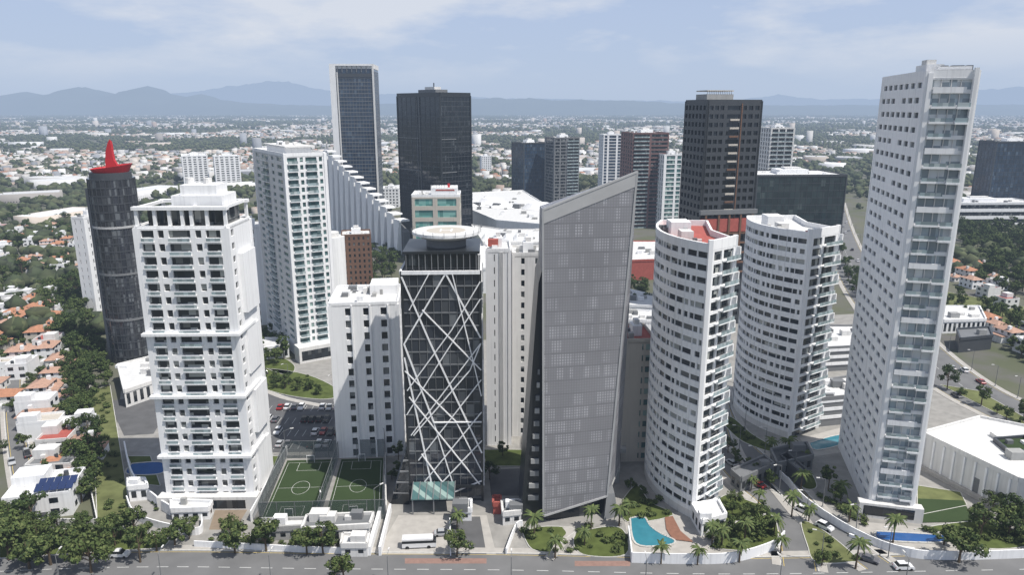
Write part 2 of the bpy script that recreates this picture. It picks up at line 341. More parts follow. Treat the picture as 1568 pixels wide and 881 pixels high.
# fin wall building
A=g(506,352);Bp=g(619,393); b=B('white_finned_mall_wing',A,math.degrees(math.atan2(Bp[1]-A[1],Bp[0]-A[0]))); L=math.dist(A,Bp)
hA=zt(A[1],230); hB=zt(Bp[1],345)
b.hexa([(0,0,0),(L,0,0),(L,5,0),(0,5,0),(0,0,hA-5),(L,0,hB-5),(L,5,hB-5),(0,5,hA-5)],mgrey)
nn=13
for i in range(nn):
    st=L/nn; s0=st*i; z=hA+(hB-hA)*i/nn; w=st*.82
    b.hexa([(s0+w*.62,-5,0),(s0+w,-5,0),(s0+w,-.6,0),(s0+w*.62,-.6,0),(s0,-2.2,z-1.2),(s0+w,-2.2,z-1.2),(s0+w,-.6,z-1.2),(s0,-.6,z-1.2)],white)
    b.box(s0,s0+st-.4,-2.3,5.2,z-1.2,z,white)
b.box(0,L,-6,-5.02,0,4,white2); b.obj(); FOOT.append((A[0],A[1],40));FOOT.append((Bp[0],Bp[1],40));FOOT.append(((A[0]+Bp[0])/2,(A[1]+Bp[1])/2,50))
# 7 black tower
b,a,d,h=site('black_glass_office_tower',679,378,147,42,uL=608,uR=720)
P=rect(a,d);E=edges(P); b.prism(P,0,h,gl_black)
for e in E: b.curtain(*e,1,h,30,9,dgrey,.15,.15,.35)
b.posts(P,0,h+.5,black,.5)
for z in (h*.72,h*.5):
    for e in E[:1]+E[3:]: b.bar(*e,0,math.dist(*e)*.5,.2,.35,z,z+.5,mgrey)
for s_ in (.47,.53): b.bar(*E[3],d*s_,d*s_+.3,.1,.5,h*.35,h,mgrey)
b.parapet(P,h,2.6,black,dgrey); b.box(a*.3,a*.7,d*.3,d*.7,h,h+5,mgrey); b.box(a*.38,a*.6,d*.38,d*.6,h+5,h+7,white2); b.box(a*.55,a*.56,d*.5,d*.52,h+7,h+10,dgrey)
b.obj()
# 8 green glass building
b,a,d,h=site('teal_glass_office_building',634,405,302,2,uR=703,b=24)
P=rect(a,d);E=edges(P); b.prism(P,0,h,GL('teal_mirror_glass',(.08,.22,.2),(.2,.4,.36),2.2,3.6,.1,.6))
b.punched(*E[0],0,h,6,[(.06,.44),(.54,.94)],.22,.85,beige,.5); b.punched(*E[1],0,h,5,ev(3,.7),.2,.85,beige); b.punched(*E[3],0,h,5,ev(3,.7),.2,.85,beige)
b.parapet(P,h,1.6,white,roofw); b.box(a*.4,a*.95,3,d-4,h,h+5.5,white); b.box(a*.5,a*.9,2.9,3,h+3.6,h+4.6,redroof); b.box(a*.75,a*.8,6,7,h+5.5,h+8,redm); b.roofkit(1,a*.4,2,d-2,h,6,False)
for k in range(6): b.box(a*.4+k*1.7,a*.4+.6+k*1.7,3.2,3.8,h+5.5,h+7.2,white)
b.obj()
# 9 dark tower with diagonal bracing
b,a,d,h=site('dark_glass_tower_with_diagonal_bracing',628,769,418,2,uR=735,b=19)
P=rect(a,d);E=edges(P); b.prism(P,0,h,gl_smoke)
for e in E: b.curtain(*e,1,h,18,10,mgrey,.15,.08,.3)
for e,sw in ((E[0],0),(E[1],1),(E[3],1)):
    L=math.dist(*e)
    lines=[((613,422),(658,520)),((658,520),(742,690)),((617,540),(664,752)),((680,418),(617,520)),((680,418),(738,512)),((617,520),(664,640)),((664,640),(700,752)),((738,455),(664,560)),((664,560),(618,628)),((738,520),(628,660)),((741,575),(640,700)),((742,625),(650,735)),((618,560),(700,640)),((700,640),(743,720)),((664,752),(743,670)),((690,418),(740,600)),((625,600),(743,745)),((645,470),(741,560)),((622,590),(690,500)),((690,500),(737,430)),((645,690),(690,752)),((700,752),(743,735)),((632,660),(720,560)),((720,560),(741,520)),((655,418),(625,470)),((664,640),(743,640))]
    for j,((u0,v0),(u1,v1)) in enumerate(lines):
        f=lambda u,v:(max(.0,min(1,(u-(613+(v-415)*.037))/119)),h*(1-(v-417)/(352)))
        s0,z0=f(u0,v0); s1,z1=f(u1,v1)
        if sw: s0,s1=1-s0,1-s1
        b.diag(*e,s0*L,max(z0,1),s1*L,max(z1,1),(.38 if j<6 else .25),.2,.4+.01*j,white)
b.posts(P,0,h+.4,black,.3); b.parapet(P,h,.5,white,mgrey,.5)
b.prism([(.8,1.2),(a-.5,1.2),(a-.5,d-1),(.8,d-1)],h+.15,h+4.4,gl_black); b.prism([(.3,.8),(a,.8),(a,d-.5),(.3,d-.5)],h+4.4,h+5,black)
for i in range(12): b.box(1+i*(a-2)/11,1.2+i*(a-2)/11,.95,1.15,h+.5,h+4.4,mgrey)
cx,cy=a*.55,d*.5
b.cyl(cx,cy,5,h+5,h+7.2,mgrey,32); b.cyl(cx,cy,6.6,h+7.2,h+8.,white2,40,r1=8.2); b.cyl(cx,cy,8.4,h+8.,h+8.7,white,48,top=roofw)
b.cyl(cx,cy,5.5,h+8.71,h+8.73,white,40,top=white); b.cyl(cx,cy,5.,h+8.73,h+8.75,beige,40,top=beige)
for x in (-1.5,1.2): b.box(cx+x,cx+x+.4,cy-2,cy+2,h+8.76,h+8.78,white)
b.box(cx-1.5,cx+1.2,cy-.2,cy+.2,h+8.76,h+8.775,white)
for i in range(20):
    t=i/20*6.283; b.box(cx+8.7*math.cos(t)-.05,cx+8.7*math.cos(t)+.05,cy+8.7*math.sin(t)-.05,cy+8.7*math.sin(t)+.05,h+8.2,h+9.4,mgrey)
b.hexa([(-5,-1,0),(0,-1.5,0),(0,d,0),(-5,d,0),(-.4,-.2,15),(0,-.2,15),(0,d,15),(-.4,d,15)],gl_black)
for k in range(1,5): b.hexa([(-5+k*.95-.1,-1.1,k*3),(0,-1.6+k*.26,k*3),(0,d,k*3),(-5+k*.95,d,k*3),(-5+k*.95-.1,-1.1,k*3+.3),(0,-1.6+k*.26,k*3+.3),(0,d,k*3+.3),(-5+k*.95,d,k*3+.3)],mgrey)
b.hexa([(1,-6.5,4.2),(12,-6.5,4.2),(12,-.4,5.6),(1,-.4,5.6),(1,-6.5,4.5),(12,-6.5,4.5),(12,-.4,5.9),(1,-.4,5.9)],gl_teal)
for i in range(7): b.hexa([(1+i*1.8,-6.6,4.5),(1.2+i*1.8,-6.6,4.5),(1.2+i*1.8,-.4,5.9),(1+i*1.8,-.4,5.9),(1+i*1.8,-6.6,4.7),(1.2+i*1.8,-6.6,4.7),(1.2+i*1.8,-.4,6.1),(1+i*1.8,-.4,6.1)],mgrey)
for x in (1.2,6.5,11.6): b.box(x,x+.3,-6.3,-6.,0,4.3,mgrey)
b.box(0,a,-.9,-.6,4.2,5,black)
b.obj()
# 10 white block with slot windows
b,a,d,h=site('white_hotel_building',520,701,468,6,uR=608,b=20)
P=rect(a,d);E=edges(P); b.prism(P,0,h-2,gl_dark)
b.punched(*E[0],0,h,13,[(.22,.3),(.49,.57),(.75,.84)],.15,.75,white,.5)
b.punched(*E[3],0,h,13,[(.1,.9)],.25,.8,white); b.punched(*E[1],0,h,13,ev(3,.3),.2,.7,white); b.punched(*E[2],0,h,13,ev(3,.3),.2,.7,white)
for s_ in (.31,.58,.85): b.bar(*E[0],a*s_,a*s_+.4,.5,.9,0,h,white)
b.posts(P,0,h,white,.52); b.parapet(P,h,.8,white,roofw,.5); b.box(a*.55,a*.98,d*.5,d*.95,h,h+3,white); b.roofkit(1,a-1,2,d-2,h,14,False); b.obj()
# 11
bb,a,d,h,E=generic('white_office_block',748,682,386,2,uR=781,b=14,nf=16,W0=[(.3,.34)],W3=ev(3,.2),kit=4)
for s_ in (.52,.56,.6,.64,.68,.9): bb.bar(*E[0],a*s_,a*s_+.15,.35,.5,0,h,white2)
bb.box(a*.05,a*.5,3,5,h+1,h+3,redroof); bb.obj()
bb,a,d,h,E=generic('white_office_block',786,668,392,2,uR=834,b=12,nf=17,W0=[(.25,.36),(.7,.78)],W3=ev(3,.2),kit=8,wall=white2); bb.obj('white_office_block')
# 12 grey sculptural tower
O=g(832,803); b=B('grey_perforated_metal_tower',O,0)
fr=[(0,0,2.2),(16.1,3.6,5.6),(20.2,3.6,zt(O[1]+3.6,263)),(-.9,0,zt(O[1],321))]
bk=[(-2,17,2.2),(21.5,19.5,5.6),(23,19.5,fr[2][2]-1.5),(-1,17,fr[3][2]-1.5)]
b.hexa([fr[0],fr[1],bk[1],bk[0],fr[3],fr[2],bk[2],bk[3]],perfm)
def beam(p,q,w,mat):
    p=Vector(p);q=Vector(q);dv=(q-p).normalized(); s1=dv.cross(Vector((0,1,0)))
    if s1.length<.1: s1=dv.cross(Vector((1,0,0)))
    s1.normalize(); s2=dv.cross(s1).normalized(); s1*=w/2; s2*=w/2
    b.hexa([p-s1-s2,p+s1-s2,p+s1+s2,p-s1+s2,q-s1-s2,q+s1-s2,q+s1+s2,q-s1+s2],mat)
for i in range(4): beam(fr[i],fr[(i+1)%4],.45,edgeal)
beam(fr[1],bk[1],.4,grey); beam(fr[2],bk[2],.4,grey)
p0,p1=Vector(fr[3]),Vector(fr[2]); dn=Vector((0,0,-3.2)); o_=Vector((0.05,-.12,0)); i_=Vector((0.05,.0,0))
b.hexa([p0+dn+o_,p1+dn+o_,p1+dn+i_,p0+dn+i_,p0+o_,p1+o_,p1+i_,p0+i_],edgeal)
th=zt(O[1]+2,432)
b.hexa([(-5.6,1,0),(-.2,2,0),(-.9,18,0),(-6,17,0),(-1.7,1,th),(-.9,1.2,th+3),(-1,18,th+3),(-2,17,th)],black)
for k in range(11):
    z=6+k*3.3; f=z/th; b.box(-5.4+3.9*f+1.2,-1.2,.82,1.4,z,z+1.2,grey if k%2 else mgrey)
b.hexa([(.8,1.6,0),(15,4.6,0),(17,17,0),(.8,16,0),(.8,1.6,4),(15,4.6,6),(17,17,6),(.8,16,4)],gl_dark)
b.hexa([(15.2,1.5,0),(19,3.5,0),(19,16,0),(16,16,0),(16.,3.9,6),(18,4.2,6),(18,16,6),(16,16,6)],mgrey)
b.obj(); FOOT.append((O[0]+8,O[1]+8,16))
bb,a,d,h,E=generic('concrete_apartment_block',952,707,524,3,uR=1003,b=14,nf=11,wall=beige,W0=[(.55,.6),(.68,.9)],W3=ev(3,.3),roof=redroof,kit=3,glass=gl_teal); bb.obj()
# curved towers
def curved(name,arc,endp,backp,h,nf,seed,roof):
    rr=random.Random(seed)
    P=arc+[endp]+backp; O=arc[0]; b=B(name,O,0); P=[b.w2l(p) for p in P]; n=len(arc)
    b.prism(P,0,h,gl_res)
    for i in range(n-1):
        def W(k,i=i):
            q=(k*7+i*3)%5
            if q==4 and i%2: return [(.3,.75)]
            return [(.04,.96)] if (i+k//4)%3!=2 else [(.0,.42),(.58,1.)]
        b.punched(P[i],P[i+1],2,h,nf,W,.36,.84,white,.35)
        b.bar(P[i],P[i+1],0,math.dist(P[i],P[i+1]),0,.36,0,2,white2)
        b.bar(P[i],P[i+1],0,math.dist(P[i],P[i+1]),-.25,.4,h,h+1.6,white)
    e=(P[n-1],P[n])
    b.punched(*e,2,h,nf,[(.12,.42),(.5,.9)],.12,.85,white); b.bar(*e,0,math.dist(*e),-.2,.4,h,h+2.4,white)
    for k in range(nf):
        z=2+k*(h-2)/nf; L=math.dist(*e); a0,a1=(.45,1.04) if k%2 else (.3,.96)
        b.bar(*e,L*a0,L*a1,.36,1.7,z-.12,z+.12,white); b.bar(*e,L*a0,L*a1,1.55,1.62,z+.12,z+1.1,rail)
        if k%2: b.bar(*e,L*a1-.4,L*a1,.36,1.5,z+.13,z+2.9,white)
    for i in range(n,len(P)):
        q=(P[i],P[(i+1)%len(P)]); b.punched(*q,2,h,nf,ev(3,.6),.3,.8,white,.3); b.bar(*q,0,math.dist(*q),-.2,.35,h,h+1.6,white)
    b.add([(x,y,h+.05) for x,y in P],[tuple(range(len(P)))],roof)
    if roof is roofw: b.bar(*e,0,math.dist(*e),-1.6,-.3,h+.06,h+1.8,redroof)
    b.posts([P[n-1],P[n]],0,h+2.5,white,.5)
    cx=sum(p[0] for p in P)/len(P);cy=sum(p[1] for p in P)/len(P)
    b.box(cx-2,cx+3,cy+1,cy+7,h+.06,h+3.6,white); b.box(cx-1,cx+2,cy-6,cy-2,h+.06,h+2.4,white2)
    for i in range(9):
        x=cx+rr.uniform(-3.5,3.5);y=cy+rr.uniform(-9,9); b.box(x-.5,x+.5,y-.4,y+.4,h+.06,h+rr.uniform(1,2.4),rr.choice([white,mgrey,white2]))
    FOOT.append((O[0]+5,O[1]-15,22)); return b
def bez(p0,p1,p2,n): return [tuple((1-t)**2*p0[i]+2*t*(1-t)*p1[i]+t*t*p2[i] for i in (0,1)) for t in [k/n for k in range(n+1)]]
arc=bez((41.5,197),(32,176),(45.2,160.8),12)
b=curved('curved_white_apartment_tower',arc,(52.8,167.4),[(50.5,180),(53.5,196)],zt(160.8,384),22,1,redroof); b.obj()
arc=bez((79,239),(71.5,220),(86.3,205.7),12)
b=curved('curved_white_apartment_tower',arc,(98,213.5),[(93,225),(95,240)],zt(205.7,364),20,2,roofw); b.obj('curved_white_apartment_tower')
# 15 dark construction tower
b,a,d,h=site('dark_tower_under_construction',1062,500,158,12,uL=1051,uR=1166)
P=rect(a,d);E=edges(P); b.prism(P,0,h,gl_black)
b.punched(*E[0],0,h,28,lambda k:[(.03,.1),(.13,.2),(.23,.3),(.36,.6),(.66,.72),(.76,.84),(.88,.96)],.2,.72,dgrey,.5)
b.punched(*E[3],0,h,28,ev(6,.6),.2,.75,dgrey,.5); b.curtain(*E[1],1,h,28,8,dgrey)
for k in range(15,27): b.bar(*E[0],a*.42,a*.59,.1,1.,k*h/28-.2,k*h/28+.6,beige if k%4 else brick)
b.bar(*E[0],a*.62,a*.64,.5,.8,30,h,brick); b.posts(P,0,h+1,black,.5); b.parapet(P,h,1.6,dgrey,mgrey); b.box(a*.1,a*.6,d*.3,d*.8,h,h+4,grey)
for k in range(14): b.box(a*.1+k*.9,a*.1+.2+k*.9,d*.3-.1,d*.3,h+4,h+5.5,mgrey)
b.box(a*.1,a*.6,d*.3,d*.8,h+5.2,h+5.7,beige)
b.box(-1.2,a+1.2,-2.2,-.6,h*.52,h*.54,mgrey); b.box(-.5,a*1.03,-1.6,-.6,h*.44,h*.5,redroof)
for x in (.05,.3,.5,.72,.95): b.box(a*x,a*x+.9,-2,-1.65,h*.3,h*.52,brick)
for k in range(5): b.box(a*.35,a*1.02,-1.9,-.6,h*(.25+.045*k),h*(.25+.045*k)+.6,brick)
b.obj()
# 16 tall right tower
b,a,d,h=site('tall_white_residential_tower',1330,786,119,-13.5,uL=1354,uR=1496)
P=rect(a,d);E=edges(P); b.prism(P,0,h,gl_pale); nf=32; fh=(h-2)/nf
b.bar(*E[3],.3,d-.3,.02,.06,2,h-.2,gl_dark)
W3=lambda k:[(x+(.025 if k%2 else 0),x+.09+(.025 if k%2 else 0)) for x in ((.04,.17,.3,.43,.56,.7,.84) if k%3 else (.04,.17,.3,.56,.7,.84))]
b.punched(*E[3],2,h,nf,W3,.36,.74,white,.4); b.bar(*E[3],0,d,0,.4,0,2,white)
b.punched(*E[1],2,h,nf,ev(7,.35),.35,.75,white,.4); b.punched(*E[2],2,h,nf,ev(3,.35),.35,.75,white,.4)
b.punched(*E[0],2,h,nf,[(.1,.92)],.24,.97,white,.5)
for k in range(nf):
    z=2+k*fh
    if k%4!=3:
        b.bar(*E[0],a*.12,a*.62,.5,1.3,z+.0,z+.45,white); b.bar(*E[0],a*.13,a*.61,1.15,1.22,z+.45,z+1.25,rail)
    if k%4 in(1,2): b.bar(*E[0],a*.63,a*.9,.5,1.9,z-.1,z+.35,white); b.bar(*E[0],a*.63,a*.9,1.7,1.77,z+.35,z+1.3,rail)
    if k%4==3: b.bar(*E[0],a*.12,a*.8,.5,1.0,z,z+1.3,white)
for s_ in (.3,.5,.7): b.bar(*E[0],a*s_-.08,a*s_+.08,.05,.3,2,h,white2)
b.bar(*E[0],a*.9,a*.98,.5,1.5,2,h+2,white); b.bar(*E[0],.0,a*.1,.5,.8,2,h+1,white)
b.posts(P,0,h+1.5,white,.5); b.parapet(P,h,1.6,white,roofw,.45); b.box(a*.04,a*.4,d*.08,d*.3,h,h+3.,white); b.box(a*.2,a*.9,.6,2,h+1.7,h+2.4,white)
for x in (.3,.5,.62,.8): b.box(a*x,a*x+1.2,.8,2.4,h+.2,h+2.6,dgrey)
b.box(a*.05,a*.25,d*.1,d*.2,h+3,h+4,white2); b.box(-3,a+2,-2.5,0,0,4,white2); b.box(-2,a,-2.53,-2.5,.8,3.4,gl_dark)
b.obj()
def back(name,*k,**q):
    bb,a,d,h,E=generic(name,*k,**q); bb.obj(name)
back('navy_glass_office_tower',802,318,220,35,uL=784,uR=835,nf=18,style='c',glass=gl_navy,m=8,mat2=dgrey)
back('grey_balcony_apartment_tower',848,322,212,20,uL=835,uR=887,nf=22,wall=mgrey,W0=[(.02,.2),(.25,.45),(.55,.75),(.8,.98)],W3=[(.1,.9)],sill=.15,head=.85,balc=(.5,.98),glass=gl_dark)
back('white_striped_tower',922,300,207,8,uR=952,b=20,nf=20,W0=[(.04,.2),(.3,.7),(.8,.96)],sill=.1,head=.9,glass=gl_navy)
back('maroon_striped_apartment_tower',964,350,205,10,uR=1024,b=30,nf=24,wall=M('maroon_cladding',(.17,.1,.095),.7),W0=[(.02,.46),(.52,.98)],sill=.2,head=.85,balc=(.02,.46),glass=gl_dark)
back('white_and_teal_tower',1012,352,238,12,uL=1003,uR=1050,nf=17,W0=[(.1,.5),(.6,.8)],sill=.12,head=.9,glass=gl_teal)
back('grey_balcony_apartment_tower',1170,330,197,6,uR=1217,b=26,nf=20,wall=white2,W0=[(.04,.3),(.35,.6),(.66,.95)],sill=.15,head=.88,balc=(.04,.95),glass=gl_dark)
back('dark_glass_office_building',1150,392,270,4,uR=1297,b=40,nf=11,style='c',glass=GL('dark_green_mirror_glass',(.016,.026,.028),(.06,.08,.08),3,4,.05,.8),m=16,kit=14)
back('navy_glass_office_building',1508,335,218,5,uL=1500,uR=1600,nf=18,style='c',glass=gl_navy,m=12)
back('white_low_office_block',1430,345,312,2,a=90,b=30,nf=3,W0=[(.02,.98)],glass=gl_dark)
back('beige_apartment_block',985,300,212,14,uL=978,uR=1006,nf=14)
back('white_apartment_block',1090,300,255,10,uR=1120,b=22,nf=10)
back('white_apartment_block',738,262,240,10,uR=752,b=22,nf=8)
back('white_apartment_block',586,318,290,5,uR=610,b=24,nf=6)
# mall
def blockpx(name,pts,z0,z1,mat,roof,kit=0,sk=None):
    W=G(pts,z1); O=W[0]; FOOT.append((sum(p[0] for p in W)/len(W),sum(p[1] for p in W)/len(W),max(math.dist(W[0],q) for q in W)*.6))
    b=B(name,O,0); P=[b.w2l(p) for p in W]
    ar=sum(P[i][0]*P[(i+1)%len(P)][1]-P[(i+1)%len(P)][0]*P[i][1] for i in range(len(P)))
    if ar<0: P=P[::-1]
    b.prism(P,z0,z1,mat,roof)
    for i in range(len(P)): b.bar(P[i],P[(i+1)%len(P)],0,math.dist(P[i],P[(i+1)%len(P)]),-.3,.25,z1-.6,z1+.7,mat)
    xs=[p[0] for p in P];ys=[p[1] for p in P]; cx=sum(xs)/len(P);cy=sum(ys)/len(P)
    for i in range(kit):
        j=R.randrange(len(P)); t=R.uniform(.1,.8); x=cx+(P[j][0]-cx)*t; y=cy+(P[j][1]-cy)*t; s_=R.uniform(.6,2.2)
        b.box(x-s_,x+s_,y-s_*.7,y+s_*.7,z1+.01,z1+R.uniform(1,2.4),R.choice([white,white2,mgrey,grey]))
    return b
blockpx('white_mall_building',[(718,296),(800,292),(842,318),(838,345),(760,338),(722,322)],0,18,white,roofw,20).obj()
blockpx('white_mall_building',[(722,345),(770,352),(840,352),(842,372),(740,372)],0,16,white2,roofw,16).obj()
b=blockpx('white_mall_building',[(735,375),(830,378),(840,410),(735,412)],0,14,white,roofw,12)
for i in range(5): b.hexa([(i*7,2,14),(i*7+5,2,14),(i*7+5,16,14),(i*7,16,14),(i*7+1,3,17),(i*7+3,3,19),(i*7+3,15,19),(i*7+1,15,17)],white)
b.obj()
X,Y=g(770,315,18); b=B('white_mall_roof_shells',(X,Y),-20,18.)
for i in range(7): b.cyl(-45+i*16,(-1)**i*8,15,0.2,2+i%3*1.5,white,20,r1=9,ry=9+i%2*3)
for i in range(5): b.box(-40+i*18,-34+i*18,-14,-10,.2,3.5,mgrey)
b.obj()
blockpx('red_store_building',[(960,370),(1012,370),(1016,398),(960,400)],0,12,redroof,roofw,4).obj()
blockpx('white_mall_building',[(944,440),(1010,455),(1008,470),(944,468)],0,7,white,roofw,6).obj()
blockpx('white_mall_building',[(990,492),(1010,492),(1010,478),(950,474),(946,490)],0,7,white,roofw,6).obj()
def parkdeck(pts,z):
    b=blockpx('white_parking_structure',pts,0,z,mgrey,roofw,10); W=[b.w2l(p) for p in G(pts,z)]
    cxx=sum(p[0] for p in W)/len(W);cyy=sum(p[1] for p in W)/len(W)
    Wb=[(cxx+(x-cxx)*1.03,cyy+(y-cyy)*1.03) for x,y in W]
    for zz in (2.6,5.4,8.2): b.prism(Wb,zz,zz+1.1,white,white)
    b.obj()
parkdeck([(1246,535),(1336,530),(1330,500),(1238,500)],9.6); parkdeck([(1256,612),(1330,605),(1320,575),(1250,585)],9.6)
blockpx('white_mall_building',[(1100,430),(1140,430),(1140,460),(1100,462)],0,10,beige,roofw,5).obj()
b=blockpx('white_warehouse',[(1412,664),(1500,640),(1640,668),(1668,760),(1560,735)],0,10,white2,roofw,4)
A_=b.w2l(g(1412,664,10)); Bq=b.w2l(g(1560,735,10)); L=math.dist(A_,Bq)
for i in range(9): b.bar(A_,Bq,L*(i+.3)/9,L*(i+.3)/9+.5,.01,.3,0,9.2,white)
b.bar(A_,Bq,L*.6,L*.66,.02,.06,0,5,mgrey); b.bar(A_,Bq,0,L,.26,1.4,.0,1,pave2); b.obj()
blockpx('green_roof_skylight',[(1522,674),(1568,670),(1590,690),(1548,696)],10.3,10.6,dgrey,turf).obj('green_roof_skylight')
# ================= ground =================
def sheet(name,pts,z,mat):
    me=bpy.data.meshes.new(name); me.from_pydata([(x,y,z) for x,y in pts],[],[tuple(range(len(pts)))]); me.materials.append(mat)
    if me.polygons[0].normal.z<0: me.flip_normals()
    o=bpy.data.objects.new(name,me); sc.collection.objects.link(o); return o
def groundm():
    n=N('ground_soil_and_grass'); n.co()
    c=n.mix(n.noise(.012,6),(.06,.08,.035),(.17,.16,.125)); f=n.ramp(n.noise(.05,5),[(.42,(0,0,0)),(.65,(1,1,1))])
    c=n.mix(f,c,(.13,.125,.115)); n.col(c); n.b.inputs['Roughness'].default_value=.95; n.b.inputs['Specular IOR Level'].default_value=.1; return n.m
sheet('ground',[(-40000,-2000),(40000,-2000),(40000,60000),(-40000,60000)],0,groundm())
sheet('pavement',G([(150,900),(185,600),(240,560),(560,545),(900,500),(1330,480),(1640,700),(1640,900)]),.012,pave)
def path(pts,n=8):
    P=[pts[0]]+pts+[pts[-1]]; out=[]
    for i in range(1,len(P)-2):
        for k in range(n):
            t=k/n; out.append(tuple(.5*((2*P[i][j])+(-P[i-1][j]+P[i+1][j])*t+(2*P[i-1][j]-5*P[i][j]+4*P[i+1][j]-P[i+2][j])*t*t+(-P[i-1][j]+3*P[i][j]-3*P[i+1][j]+P[i+2][j])*t**3) for j in (0,1)))
    out.append(pts[-1]); return out
def off(P,w):
    o=[]
    for i,p in enumerate(P):
        a=P[max(0,i-1)];c=P[min(len(P)-1,i+1)]; dx=c[0]-a[0];dy=c[1]-a[1];l=math.hypot(dx,dy) or 1
        o.append((p[0]+dy/l*w,p[1]-dx/l*w))
    return o
def strip(name,P,w0,w1,z,mat,hgt=0):
    A=off(P,w0);Bo=off(P,w1);n=len(P); b=B(name)
    if hgt:
        for i in range(n-1): b.hexa([(*A[i],z),(*A[i+1],z),(*Bo[i+1],z),(*Bo[i],z),(*A[i],z+hgt),(*A[i+1],z+hgt),(*Bo[i+1],z+hgt),(*Bo[i],z+hgt)],mat)
    else: b.add([(*p,z) for p in A+Bo],[(i+n,i+1+n,i+1,i) for i in range(n-1)],mat)
    return b.obj(name)
def road(pts,w,zl=.02,sm=True,mat=asphalt,dash=True,walk=1.8,yl=True):
    P=path(G(pts)) if sm else G(pts)
    strip('road',P,-w/2,w/2,zl,mat)
    for s_ in (-1,1):
        strip('kerb',P,s_*w/2,s_*(w/2+.35),0,kerbm,.14)
        if walk: strip('pavement',P,s_*(w/2+.35),s_*(w/2+.35+walk),0,pave2,.12)
    if dash:
        b=B('lane_marking'); acc=0
        for i in range(len(P)-1):
            L=math.dist(P[i],P[i+1]); x=0
            while x+3<L: b.bar(P[i],P[i+1],x,x+2.6,-.08,.08,zl+.004,zl+.008,line); x+=6
        if b.v: b.obj()
    if yl:
        for s_ in (-1,1): strip('edge_line',P,s_*(w/2-.5),s_*(w/2-.35),zl+.006,yline)
    return P
R1=road([(-260,895),(0,876),(240,869),(500,872),(784,874),(1100,880),(1400,876),(1800,868)],12)
R2=road([(1225,872),(1212,810),(1180,768),(1140,735),(1112,700),(1098,660),(1085,600)],7.5,.024)
R3=road([(1345,868),(1300,835),(1245,790),(1205,745),(1160,705),(1125,670),(1105,630),(1095,590)],7.,.028)
R4=road([(1900,780),(1568,640),(1450,575),(1370,500),(1320,435),(1292,380),(1280,340),(1275,310)],22,.03)
R5=road([(600,640),(520,618),(440,600),(395,570),(372,520),(350,470)],7,.022)
R6=road([(175,840),(150,700),(140,600),(118,520),(100,470)],1,.022,dash=False,walk=0,yl=False,mat=pave)
R7=road([(60,830),(30,700),(20,600),(28,520),(40,450)],5,.02,dash=False,walk=1)
P=G([(165,615),(235,605),(250,640),(235,665),(190,668)]); sheet('road',P,.026,asph2)
sheet('parking_lot',G([(383,600),(515,612),(510,692),(390,694)]),.03,asph2)
b=B('parking_marking')
for row in range(4):
    for i in range(12):
        x,y=g(392+row*2,626+row*19); b.box(x+i*2.4,x+i*2.4+.12,y-2.3,y+2.3,.034,.038,line)
b.obj()
def lawn(pts,mat=grass,sm=False):
    P=path(G(pts)+[g(*pts[0])],5)[:-1] if sm else G(pts)
    ar=sum(P[i][0]*P[(i+1)%len(P)][1]-P[(i+1)%len(P)][0]*P[i][1] for i in range(len(P)))
    if ar<0:P=P[::-1]
    b=B('lawn'); b.prism(P,0,.15,kerbm,mat)
    for i in range(len(P)): b.bar(P[i],P[(i+1)%len(P)],0,math.dist(P[i],P[(i+1)%len(P)]),0,.2,0,.2,kerbm)
    b.obj()
lawn([(140,600),(168,590),(200,790),(185,812),(150,806)],drygrass)
lawn([(0,812),(200,812),(260,828),(250,840),(0,856)],grass)
lawn([(385,590),(440,606),(500,612),(520,600),(470,575),(400,566)],grass,True)
lawn([(395,560),(440,575),(450,560),(420,545)],grass,True)
lawn([(800,815),(835,808),(880,812),(860,830),(850,846),(815,842)],grass,True)
lawn([(880,818),(930,808),(955,815),(958,850),(900,852),(880,838)],grass,True)
lawn([(955,765),(975,745),(995,770),(1030,790),(960,800)],grass,True)
lawn([(1085,840),(1130,800),(1180,790),(1190,830),(1160,845)],grass,True)
lawn([(1080,790),(1110,760),(1150,770),(1180,785),(1120,800)],grass,True)
lawn([(1238,840),(1228,800),(1262,815),(1310,855),(1300,862),(1250,862)],drygrass,True)
lawn([(1195,710),(1215,735),(1235,750),(1250,745),(1235,720)],grass,True)
lawn([(1400,812),(1450,818),(1500,840),(1568,838),(1568,820),(1500,800)],grass,True)
lawn([(1405,745),(1470,755),(1480,775),(1405,790)],drygrass)
lawn([(1100,640),(1120,640),(1150,665),(1190,690),(1170,690),(1130,672)],grass,True)
lawn([(740,690),(800,690),(800,715),(745,715)],grass)
lawn([(230,700),(245,745),(215,742),(196,700)],grass)
lawn([(395,700),(430,700),(420,725),(396,722)],grass)
for pts in ([(1440,590),(1500,600),(1568,640),(1568,655)],[(1410,440),(1568,470),(1568,540),(1470,500)]): lawn(pts,drygrass)
sheet('bare_ground',G([(385,700),(330,780),(320,812),(360,812),(392,760)]),.03,soil)
sheet('dark_ramp',G([(748,720),(798,718),(800,760),(752,760)]),.034,asph2)
sheet('tennis_court',G([(1405,765),(1475,768),(1492,800),(1405,802)]),.17,turf)
strip('garden_path',path(G([(840,858),(856,838),(874,820),(868,808)])),-1.2,1.2,.17,pave2)
